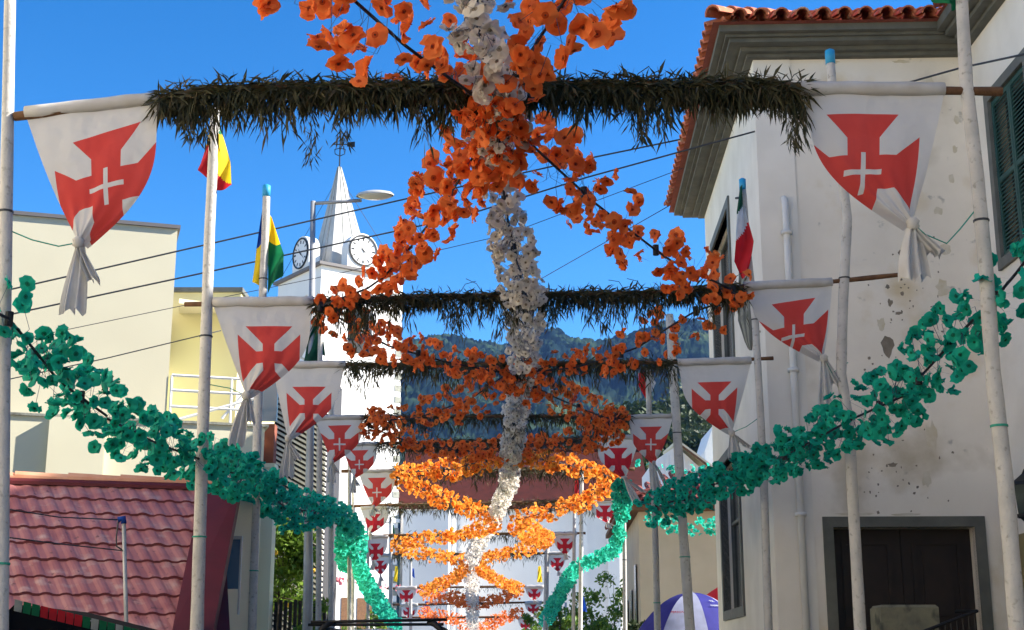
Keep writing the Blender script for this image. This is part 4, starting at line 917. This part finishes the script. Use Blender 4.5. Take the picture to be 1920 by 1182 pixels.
flag(14.3, [([(1561,118),(1562,135),(1565,152)], [(1563,112),(1566,130),(1568,150)], lambda s, t: 0)], ['f_red'], 'dark red flag sliver behind the blue-tipped crooked pole', 17)
flag(22.4, [([(590,612),(575,645),(568,680)], [(598,600),(597,640),(596,684)], lambda s, t: 0), ([(603,640),(603,665)], [(607,640),(610,668)], lambda s, t: 0)], ['f_darkgreen'], 'dark green flag beside the street lamp post', 19)
flag(34, [([(1078,902),(1077,925)], [(1085,900),(1086,930)], lambda s, t: 0), ([(1086,898),(1087,930)], [(1092,905),(1094,952)], lambda s, t: 1)], ['f_red','f_blue'], 'small red and blue flag before the church roof', 22)
flag(46, [([(733,985),(731,1008)], [(738,984),(742,1008)], lambda s, t: 0 if s < .5 else 1)], ['f_red','f_darkgreen'], 'tiny red and green flag before the tower quoins', 24)
flag(40, [([(1075,962),(1075,990)], [(1080,962),(1079,990)], lambda s, t: 0)], ['f_darkgreen'], 'tiny green flag before the church wall', 26)
flag(50, [([(1009,1062),(1007,1092)], [(1014,1062),(1017,1092)], lambda s, t: 0)], ['f_yellow'], 'tiny yellow flag right of the white garland', 28)
flag(50, [([(1091,1118),(1089,1146)], [(1095,1120),(1101,1148)], lambda s, t: 0)], ['f_blue'], 'small blue flag above the church shrubs', 30)
flag(57, [([(741,1062),(738,1090)], [(746,1062),(745,1092)], lambda s, t: 0)], ['f_yellow'], 'tiny ochre flag left of the orange loops', 32)
flag(57, [([(773,1066),(772,1080)], [(776,1066),(778,1085)], lambda s, t: 0)], ['f_blue'], 'tiny blue flag left of the orange loops', 34)
flag(66, [([(797,1128),(796,1150)], [(803,1128),(804,1150)], lambda s, t: 0)], ['f_blue'], 'tiny blue flag just above the van roof rack', 36)
# ------------------------------------------------------------------ paper flower garlands
def flower_geo(seed, nseg, rings, layers, R0=.070):
    r = np.random.default_rng(seed); V = []; Fs = []; mi = []
    form = seed % 6
    for L in range(layers):
        base = len(V); ph = r.uniform(0, 6.28, 4); k1 = r.integers(5, 8); sc = 1-.22*L; cup = (.05, .16, .0, .34, .02, .1)[form]+.13*L
        V.append((0, 0, .004+.006*L))
        for q in range(1, rings+1):
            f = q/rings if q > 1 else .30
            for i in range(nseg):
                a = 2*math.pi*i/nseg; rr = R0*sc*f*(1+.07*math.sin(k1*a+ph[0])*f+.05*r.normal()*f)
                z = R0*(cup*f**1.6+.09*f*f*math.sin(k1*a+ph[1])+.08*f*math.sin(3*a+ph[2])+.045*f*r.normal())+.008*L
                if form == 2: z += R0*.30*f*math.sin(2*a+ph[3])
                if form == 4: z += R0*.75*f*abs(math.cos(a+ph[0]))-.2*R0*f
                if form == 5: z += R0*.17*f*r.normal()
                V.append((rr*math.cos(a), rr*math.sin(a), z))
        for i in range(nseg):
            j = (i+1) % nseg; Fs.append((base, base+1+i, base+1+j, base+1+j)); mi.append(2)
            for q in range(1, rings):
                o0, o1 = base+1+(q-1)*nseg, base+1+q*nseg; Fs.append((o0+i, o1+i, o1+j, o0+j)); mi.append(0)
    base = len(V); h = R0*.17
    V += [(h,0,.012),(0,h,.012),(-h,0,.012),(0,-h,.012),(0,0,.012+h*.9),(0,0,-.01)]
    for a, b_ in ((0,1),(1,2),(2,3),(3,0)): Fs += [(base+a, base+b_, base+4, base+4), (base+b_, base+a, base+5, base+5)]; mi += [1, 1]
    return np.array(V), Fs, np.array(mi)
def tri_fix(Fs): return [f[:3] if f[2] == f[3] else f for f in Fs]
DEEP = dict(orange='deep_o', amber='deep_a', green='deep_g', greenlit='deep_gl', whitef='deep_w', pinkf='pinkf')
FL = {}
HI = [flower_geo(s, 18, 3, 2) for s in range(14)]; LO = [flower_geo(s+30, 8, 2, 1) for s in range(14)]
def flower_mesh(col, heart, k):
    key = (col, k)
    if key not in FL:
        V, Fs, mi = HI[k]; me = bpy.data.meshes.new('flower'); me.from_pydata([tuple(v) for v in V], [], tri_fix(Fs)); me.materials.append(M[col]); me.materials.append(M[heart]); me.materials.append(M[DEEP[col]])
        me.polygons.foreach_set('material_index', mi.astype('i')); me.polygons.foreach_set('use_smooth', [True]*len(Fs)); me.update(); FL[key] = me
    return FL[key]
def rot_mats(n, r, face=0.0):
    q = r.normal(size=(n, 4)); q /= np.linalg.norm(q, axis=1)[:, None]; w_, x, y, z = q.T
    return np.stack([np.stack([1-2*(y*y+z*z), 2*(x*y-z*w_), 2*(x*z+y*w_)], -1), np.stack([2*(x*y+z*w_), 1-2*(x*x+z*z), 2*(y*z-x*w_)], -1), np.stack([2*(x*z-y*w_), 2*(y*z+x*w_), 1-2*(x*x+y*y)], -1)], -2)
def garland(pts, rad, dens, col, heart, label, group, seed, nparts=90, cords=True, size=1.0, ring=.0, clump=.35, mixcol=None, drop=.0, gap=None):
    """pts: (u,v,D[,radius m]); flowers tied in bunches round a cord"""
    r = np.random.default_rng(seed); P3 = np.array([P(p[0], p[1], p[2]) for p in pts]); rads = np.array([p[3] if len(p) > 3 else rad for p in pts])
    seg = np.linalg.norm(np.diff(P3, axis=0), axis=1); cum = np.concatenate([[0], np.cumsum(seg)]); L = cum[-1]; n = max(6, int(L*dens))
    t = thing('paper_flower_garland', P3[0], label, 'garland', group)
    nc = max(3, int(L/clump)); cc = (np.arange(nc)+r.uniform(.1, .9, nc))/nc*L
    s = np.clip(cc[r.integers(0, nc, n)]+r.normal(size=n)*clump*.42, 0, L)
    c = np.stack([np.interp(s, cum, P3[:, k]) for k in range(3)], -1); rr = np.interp(s, cum, rads)
    ia = np.clip(np.searchsorted(cum, s)-1, 0, len(seg)-1); T = (P3[ia+1]-P3[ia])/seg[ia][:, None]
    A = np.cross(T, [0, 0, 1.0]); A /= np.linalg.norm(A, axis=1)[:, None]; B = np.cross(A, T)
    th = r.uniform(0, 2*np.pi, n); q = rr*(ring+(1-ring)*np.sqrt(r.random(n)))
    pos = c+A*(np.cos(th)*q)[:, None]+B*(np.sin(th)*q)[:, None]; pos[:, 2] -= drop
    Rm = rot_mats(n, r); sc = size*r.uniform(.78, 1.15, n); var = r.integers(0, 14, n)
    cols = [col, heart, DEEP[col]]
    dist = pos[:, 1]; order = np.argsort(dist/sc); near = set(order[:nparts].tolist()) if nparts else set()
    if cords:
        b = MB(); k = max(4, int(L/.3)); ss = np.linspace(0, L, k); cp_ = [Vector([np.interp(x, cum, P3[:, j]) for j in range(3)]) for x in ss]
        b.tube(cp_, .011, 6)
        for x in range(2, len(cp_), 5): b.tube([cp_[x]-Vector((0,0,.05)), cp_[x]+Vector((0,0,.05))], .03, 8)
        b.build('cord', M['cord'], t)
    if nparts:
        W = []; idx = []
        for i in range(n):
            if r.random() < .75: 
                a = c[i]+T[i]*r.normal()*.08; e = pos[i]; m = (a+e)/2+r.normal(size=3)*.05; w_ = .0022
                for (x, y) in ((a, m), (m, e)): 
                    k = len(W); W += [x-A[i]*w_, x+A[i]*w_, y+A[i]*w_, y-A[i]*w_]; idx.append((k, k+1, k+2, k+3))
        if W: npmesh('tie_wires', np.array(W), np.array(idx), M['wire'], t)
    off = np.array(wloc(t))
    for i in near:
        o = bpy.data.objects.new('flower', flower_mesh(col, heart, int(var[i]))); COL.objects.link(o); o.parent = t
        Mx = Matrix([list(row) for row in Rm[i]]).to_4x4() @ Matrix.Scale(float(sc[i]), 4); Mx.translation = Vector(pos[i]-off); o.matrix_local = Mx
    rest = [i for i in range(n) if i not in near]
    if rest:
        VV = []; FF = []; MI = []; k = 0; lib = HI if P3[:, 1].mean() < 17 else LO
        for i in rest:
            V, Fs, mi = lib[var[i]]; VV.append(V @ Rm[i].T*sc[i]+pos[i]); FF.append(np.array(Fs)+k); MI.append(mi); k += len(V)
        VV = np.concatenate(VV)-off; FF = np.concatenate(FF); MI = np.concatenate(MI)
        me = bpy.data.meshes.new('flowers'); me.from_pydata(VV.tolist(), [], [tuple(f[:3]) if f[2] == f[3] else tuple(f) for f in FF.tolist()])
        for x in cols: me.materials.append(M[x])
        me.polygons.foreach_set('material_index', MI.astype('i')); me.polygons.foreach_set('use_smooth', [True]*len(FF)); me.update()
        o = bpy.data.objects.new('small_flowers', me); COL.objects.link(o); o.parent = t; o['kind'] = 'stuff'
    return t
GO = 'orange paper flower garlands'; GW = 'white paper flower garland down the middle'; GG = 'green paper flower garlands along the poles'
O = ('orange', 'heart_o')
garland([(470,-190,6.2,0.43),(640,-20,7.2,0.46),(770,95,8.2,0.35),(925,205,9.3,0.27)], .3, 32, *O, 'sparse orange garland from the top left down to the crossing', GO, 201, 90, clump=.3)
garland([(1160,-190,6.2,0.41),(1085,-40,7.2,0.38),(1000,90,8.3,0.30),(930,205,9.3,0.27)], .28, 30, *O, 'sparse orange garland from the top right down to the crossing', GO, 202, 90, clump=.3)
garland([(930,150,9.15,0.20),(935,230,9.7,0.27),(930,320,10.5,0.22)], .25, 52, *O, 'dense orange bunch at the crossing below the nearest crossbeam', GO, 227, 95, clump=.3)
garland([(925,190,9.3,0.34),(1000,275,10.3,0.31),(1120,385,11.8,0.34),(1250,485,13.1,0.34),(1375,545,14.2,0.28)], .28, 31, *O, 'orange garland slanting from the crossing down to the right banner', GO, 203, 95, clump=0.42)
garland([(930,190,9.3,0.36),(890,290,10.2,0.30),(835,380,11.5,0.34),(765,470,13,0.24),(705,535,13.8,0.17),(600,575,14.2,0.20)], .28, 33, *O, 'orange garland slanting from the crossing down to the left banner', GO, 204, 95, clump=0.42)
garland([(600,575,14.2,0.26),(655,608,14.8,0.34),(730,650,15.8,0.25),(840,680,17,0.21),(945,700,18.1,0.23)], .25, 39, *O, 'orange garland curving from the second crossbeam left end towards the hill', GO, 205, 95, clump=.3, size=0.84)
garland([(1375,560,14.2,0.29),(1300,585,14.8,0.36),(1190,655,16,0.31),(1080,690,17,0.24),(965,700,18.1,0.24)], .25, 26, *O, 'orange garland curving from the second crossbeam right end past the poles', GO, 206, 95, clump=.3, size=0.84)
garland([(945,705,18.2,0.32),(880,750,19.5,0.30),(780,785,21,0.28),(688,790,22,0.21)], .25, 41, *O, 'dense orange garland before the wooded hill, running down left', GO, 207, 95, size=0.84)
garland([(965,705,18.2,0.32),(1040,745,19.5,0.30),(1110,775,21,0.30),(1162,790,22,0.23)], .25, 43, *O, 'dense orange garland before the wooded hill, running down right', GO, 208, 95, size=0.84)
garland([(690,800,22,0.22),(770,830,23,0.22),(860,845,24,0.22),(950,840,25,0.24)], .2, 48, *O, 'orange garland before the church roof ridge, left half', GO, 209, 90, size=0.84)
garland([(1160,800,22,0.29),(1090,825,23,0.26),(1020,835,24,0.22),(960,840,25,0.22)], .2, 48, *O, 'orange garland before the church roof ridge, right half', GO, 210, 90, size=0.84)
Am = ('amber', 'heart_o')
garland([(948,852,25.3,0.22),(850,880,27,0.22),(742,888,29,0.20)], .2, 58, *Am, 'sunlit orange garland above the church roof, left side', GO, 211, 80, size=.85)
garland([(965,852,25.3,0.22),(1050,868,27,0.22),(1148,895,29,0.22)], .2, 58, *Am, 'sunlit orange garland above the church roof, right side', GO, 212, 80, size=.85)
garland([(744,895,29,0.22),(830,935,31.5,0.22),(930,972,34,0.26)], .2, 58, *Am, 'sunlit orange garland crossing the church roof, lower left', GO, 213, 70, size=.85)
garland([(1150,905,29,0.22),(1085,945,31.5,0.22),(970,975,34,0.26)], .2, 58, *Am, 'sunlit orange garland crossing the church roof, lower right', GO, 214, 70, size=.85)
garland([(930,985,34,.22),(850,1005,37,.2),(742,1018,40,.2)], .2, 55, *Am, 'sunlit orange garland low before the church wall, left of the white one', GO, 215, 0, cords=False, size=.85)
garland([(970,985,34,.3),(1000,1000,37,.3),(1028,1012,40,.26)], .2, 70, *Am, 'short sunlit orange garland before the church wall, right of the white one', GO, 216, 0, cords=False, size=.85)
garland([(740,1022,40,.25),(800,1040,43,.22),(880,1052,46,.2)], .2, 45, *Am, 'thin sunlit orange garland under the eighth crossbeam, left', GO, 217, 0, cords=False, size=.85)
garland([(1028,1018,40,.25),(960,1036,43,.22),(900,1050,46,.2)], .2, 45, *Am, 'thin sunlit orange garland under the eighth crossbeam, right', GO, 218, 0, cords=False, size=.85)
garland([(880,1060,46,.22),(850,1085,50,.22),(792,1110,55,.28)], .2, 60, *Am, 'far sunlit orange garland looping left to the tenth crossbeam', GO, 219, 0, cords=False, size=.85)
garland([(895,1060,46,.22),(925,1085,50,.22),(976,1106,55,.24)], .2, 60, *Am, 'far sunlit orange garland looping right to the tenth crossbeam', GO, 220, 0, cords=False, size=.85)
garland([(800,1115,55,.35),(850,1122,58,.3),(880,1130,61,.3)], .2, 60, *O, 'farthest orange garland under the tenth crossbeam, left', GO, 221, 0, cords=False, size=.85)
garland([(970,1112,55,.25),(930,1125,58,.25),(890,1132,61,.3)], .2, 55, *O, 'farthest orange garland under the tenth crossbeam, right', GO, 222, 0, cords=False, size=.85)
garland([(790,1148,64,.3),(850,1160,68,.35),(900,1185,72,.4)], .2, 50, *O, 'last orange garland above the van roof', GO, 223, 0, cords=False, size=.85)
garland([(975,1148,64,.25),(930,1165,68,.35),(900,1185,72,.4)], .2, 50, *O, 'last orange garland right of the white one', GO, 224, 0, cords=False, size=.85)
Wh = ('whitef', 'heart_w')
garland([(865,-120,6.8,.16),(885,-10,7.4,.18),(910,120,8.5,.20),(925,190,9.3,.14)], .2, 38, *Wh, 'loose white garland hanging in at the top edge', GW, 231, 80, clump=.3, size=0.9)
garland([(915,150,9.0,.26),(935,250,9.9,.26),(948,400,11.8,.15)], .2, 34, *Wh, 'few white flowers among the orange ones at the crossing', GW, 232, 60, size=0.8)
garland([(950,405,11.8,0.19),(965,470,12.6,0.23),(985,560,14.2,0.24)], .2, 93, *Wh, 'thick white garland column above the second crossbeam', GW, 233, 100, clump=.28, size=0.7)
garland([(985,565,14.3,0.25),(985,630,16.2,0.21),(985,690,18.1,0.24)], .2, 80, *Wh, 'white garland column between second and third crossbeams', GW, 234, 100, clump=.28, size=0.7)
garland([(983,695,18.2,0.21),(972,745,20,0.21),(966,790,22,0.20)], .19, 88, *Wh, 'white garland column before the wooded hill', GW, 235, 95, clump=.28, size=0.7)
garland([(965,795,22,.2),(960,835,23.8,.19),(958,860,25.5,.18)], .19, 128, *Wh, 'shaded white garland stretch before the church roof', GW, 236, 80, clump=.28, size=0.7)
garland([(958,862,25.5,.19),(955,905,29,.2),(930,965,34,.19)], .19, 128, *Wh, 'bright sunlit white garland over the church roof', GW, 237, 80, clump=.28, size=0.7)
garland([(928,968,34,.2),(898,1015,40,.24),(882,1055,46,.26),(886,1110,56,.28),(886,1185,72,.3)], .24, 60, *Wh, 'far end of the white garland winding down between loops', GW, 238, 0, cords=False, size=0.8)
Gr = ('green', 'heart_g')
garland([(-60,560,8.6,0.27),(20,600,9.3,0.27),(110,715,10.4,0.27),(200,780,11.6,0.27)], .2, 41, *Gr, 'green garland starting at the left edge before the cream wall', GG, 241, 100, clump=0.4, size=0.88)
garland([(200,785,11.6,0.29),(290,830,12.9,0.29),(376,862,14.3,0.26)], .22, 53, *Gr, 'green garland stretch above the low pink roof', GG, 242, 100, clump=0.38, size=0.88)
garland([(376,862,14.3,0.29),(430,885,16,0.31),(482,905,18.2,0.31)], .22, 57, *Gr, 'green garland stretch over the dark red verge', GG, 243, 100, clump=0.38, size=0.88)
garland([(482,910,18.2,0.29),(540,955,20.2,0.36),(620,962,23.5,0.26)], .24, 64, *Gr, 'green garland stretch above the little fruit tree', GG, 244, 100, clump=0.36, size=0.88)
Gl = ('greenlit', 'heart_g')
garland([(622,952,24.3,.18),(648,978,25.5,.22),(668,1015,28,.24),(672,1060,31,.15)], .2, 75, *Gl, 'sunlit green garland dropping right of the lamp', GG, 245, 80, size=.85)
garland([(640,1000,27,.12),(642,1030,28.5,.15),(645,1060,30,.15)], .12, 70, *Gl, 'short sunlit green strand beside the cream pole', GG, 246, 0, cords=False, size=.85)
garland([(672,1060,31,.17),(690,1100,35,.2),(716,1140,41,.24),(742,1172,48,.25)], .2, 75, *Gl, 'sunlit green garland sweeping down to the van roof', GG, 247, 0, cords=False, size=.85)
garland([(1950,455,8.9,0.21),(1880,545,9.4,0.23),(1800,625,10.2,0.31),(1700,735,11.6,0.29)], .2, 39, *Gr, 'green garland climbing to the right edge over the house wall', GG, 251, 100, clump=0.42, size=0.88)
garland([(1700,740,11.6,0.31),(1600,785,13,0.31),(1500,840,14.6,0.31)], .22, 53, *Gr, 'green garland stretch before the white house wall', GG, 252, 100, clump=0.38, size=0.88)
garland([(1500,840,14.6,0.28),(1430,875,16.4,0.22),(1360,900,18.4,0.25)], .2, 55, *Gr, 'green garland stretch crossing the house corner', GG, 253, 100, clump=0.38, size=0.88)
garland([(1360,900,18.4,0.26),(1290,930,20.4,0.31),(1222,955,22.6,0.29)], .22, 60, *Gr, 'green garland stretch above the striped parasol', GG, 254, 100, clump=0.36, size=0.88)
garland([(1166,900,25.6,.15),(1166,935,26.5,.18),(1164,965,27.5,.16)], .16, 95, *Gl, 'sunlit green garland hanging straight down from the fifth banner', GG, 255, 60, size=.85)
garland([(1164,970,27.5,.06),(1160,1010,29,.14),(1150,1035,31,.16),(1085,1062,35,.18),(1060,1095,39,.2),(1022,1165,47,.24)], .16, 62, *Gl, 'sunlit green garland sweeping down before the church wall', GG, 256, 0, cords=False, size=.85)
garland([(1205,970,32,.14),(1275,990,32.5,.2),(1380,985,33,.2)], .18, 62, *Gl, 'sunlit green garland behind the straight pole under the tiled eaves', GG, 257, 0, cords=False, size=.85)
garland([(1195,868,40,.1),(1240,880,40,.12),(1345,878,40,.12)], .1, 22, *Gl, 'thin sunlit green garland high behind, below the gable', GG, 258, 0, cords=False)
garland([(585,1070,60,.15),(640,1090,62,.12),(720,1100,64,.12),(800,1112,66,.15)], .1, 9, 'pinkf', 'heart_o', 'thin pink flower string across the tower base', GG, 259, 0, cords=False, size=1.3)
# ------------------------------------------------------------------ cables
CB = [([(-120,572,19),(20,543,19.3),(330,472,20),(740,378,21),(1100,298,20.5),(1275,262,20)], .013, 'upper power cable crossing from cream building to the house eaves'),
      ([(-80,612,19),(60,581,19.3),(400,508,20),(860,408,21),(1100,333,20.5),(1440,240,19)], .013, 'second power cable running just under the upper one'),
      ([(60,632,20),(340,574,21),(640,512,22),(950,440,22),(1280,316,21)], .006, 'thin wire below the two power cables'),
      ([(-60,728,20),(200,672,20.5),(415,620,21)], .009, 'cable low across the cream wall'),
      ([(1255,386,25),(1020,520,30),(830,610,40)], .008, 'thin wire from the eaves corner down behind the garlands'),
      ([(1700,156,18.5),(1800,128,17),(1930,100,15)], .014, 'dark cable from the white house wall to the shuttered house')]
for pts, r_, lb in CB:
    b = MB(); q = [P(*p) for p in pts]; out = []
    for a, c in zip(q, q[1:]):
        for k in range(4): out.append(a.lerp(c, k/4))
    out.append(q[-1]); b.tube(out, r_, 6); tag(b.build('overhead_cable', M['cable'], None, True), lb, 'cable', 'overhead cables')
# ------------------------------------------------------------------ street-level greenery
p = P(520, 1180, 27.5); tree('orange_tree', (p.x, 27.5, 0), P(520, 985, 27.5).z, 1.0, 'small sunlit citrus tree with yellow fruit below the green garland', n=5200, ls=.075, seed=5, fruit=9, trunk=.04, nc=16)
p = P(548, 1180, 26.5)
t = thing('black_fence_panel', (p.x, 26.3, 0), 'dark slatted fence panel behind the little fruit tree', 'fence'); b = MB()
for i in range(14): b.box((p.x-.5+i*.09, 26.3, 0), (p.x-.5+i*.09+.06, 26.34, P(548, 1125, 26.3).z-.02*(i % 3)))
b.box((p.x-.55, 26.34, 1.9), (p.x+.8, 26.38, 1.96)); b.build('slats', M['black'], t)
for j, (u, v, D, cr, ls, n, sd_, lb) in enumerate([(590,1130,24.5,.42,.06,900,61,'low green shrub at the foot of the street lamp'),(1050,1120,56,1.1,.11,1300,62,'airy shrub before the church wall, left'),(1100,1110,58,1.2,.11,1300,63,'airy shrub before the church wall, middle'),(1150,1070,60,1.6,.11,1100,64,'tall airy shrub before the church wall, right'),(1195,1160,34,.5,.07,1500,65,'dark clipped bush left of the parasol'),(690,1140,70,1.6,.13,1800,66,'yellow-green bush at the tower doorway'),(1000,1150,62,.8,.1,700,67,'small shrub under the distant banners')]):
    q = P(u, v, D); tree('shrub', (q.x, D, 0), q.z, cr, lb, 'shrub', 'treeleaf' if j != 4 else 'treeleaf2', n=n, ls=ls, seed=sd_, trunk=.03, nc=10, group='shrubs along the street')
# ------------------------------------------------------------------ van
def van():
    D = 15.5; c = P(708, 1180, D); z = 1.93; x0, x1 = c.x-.84, c.x+.84
    t = thing('van_with_rack', (c.x, D, 0), 'pale grey van with black roof rack cut by the bottom edge', 'van')
    b = MB(); prof = [(-.84,.35),(-.9,.8),(-.86,1.1),(-.76,1.78),(-.66,1.88),(-.4,1.925),(0,1.94),(.4,1.925),(.66,1.88),(.76,1.78),(.86,1.1),(.9,.8),(.84,.35)]
    secs = [(D,.9,.97),(D+.15,1,1),(D+2.6,1,1),(D+3.3,1,.70),(D+4.3,.95,.60)]; vs = []
    for (y, sx, sz) in secs:
        for (x, zz) in prof: vs.append((c.x+x*sx, y, .35+(zz-.35)*sz))
    n = len(prof); b.add(vs, [(i*n+j, i*n+(j+1) % n, (i+1)*n+(j+1) % n, (i+1)*n+j) for i in range(len(secs)-1) for j in range(n)]+[tuple(range(n))[::-1], tuple((len(secs)-1)*n+j for j in range(n))])
    b.build('body', M['carwhite'], t, False)
    b = MB(); b.box((c.x-.6, D-.02, 1.1), (c.x+.6, D-.002, 1.7)); b.build('rear_window', M['glassdark'], t)
    for s in (-1, 1):
        for yy in (D+.8, D+3.4):
            b = MB(); b.M = Matrix.Translation((c.x+s*.78, yy, .33)) @ Matrix.Rotation(R(90), 4, 'Y'); b.lathe([(.001,-.09),(.2,-.1),(.33,-.09),(.33,.09),(.2,.1),(.001,.09)], 20); b.build('wheel', M['rubber'], t, True)
        b = MB(); b.box((c.x+s*.72-.07, D-.03, .85), (c.x+s*.72+.07, D-.001, 1.25)); b.build('tail_light', M['f_red'], t)
    rk = [(P(583, 1167, D), P(838, 1162, D)), (P(578, 1172, D+.9), P(832, 1171, D+.9))]
    for i, (A, B) in enumerate(rk):
        b = MB(); b.tube([A, B], .017, 8); b.build('rack_bar', M['black'], t, True)
    for s, uu in ((-1, 612), (1, 818)):
        b = MB(); q = P(uu, 1170, D); b.tube([(q.x+s*.07, D-.02, q.z-.2), (q.x+s*.05, D-.02, q.z-.06), (q.x-s*.02, D, q.z-.0), (q.x-s*.10, D+.02, q.z+.01)], [.03,.035,.035,.02], 8)
        b.tube([(q.x+s*.05, D, q.z-.04), (q.x+s*.05, D+2.2, q.z-.04)], .02, 8); b.build('rack_rail', M['black'], t, True)
van()
# ------------------------------------------------------------------ haze
hz = bpy.data.materials.new('haze_air'); hz.use_nodes = True; n = hz.node_tree.nodes; n.remove(n['Principled BSDF'])
pv = n.new('ShaderNodeVolumePrincipled'); pv.inputs['Color'].default_value = (.22,.45,1,1); pv.inputs['Density'].default_value = .00011; pv.inputs['Anisotropy'].default_value = .2
hz.node_tree.links.new(pv.outputs[0], n['Material Output'].inputs['Volume'])
b = MB(); b.box((-700,-60,-1), (700,960,270)); tag(b.build('haze', hz), kind='stuff')
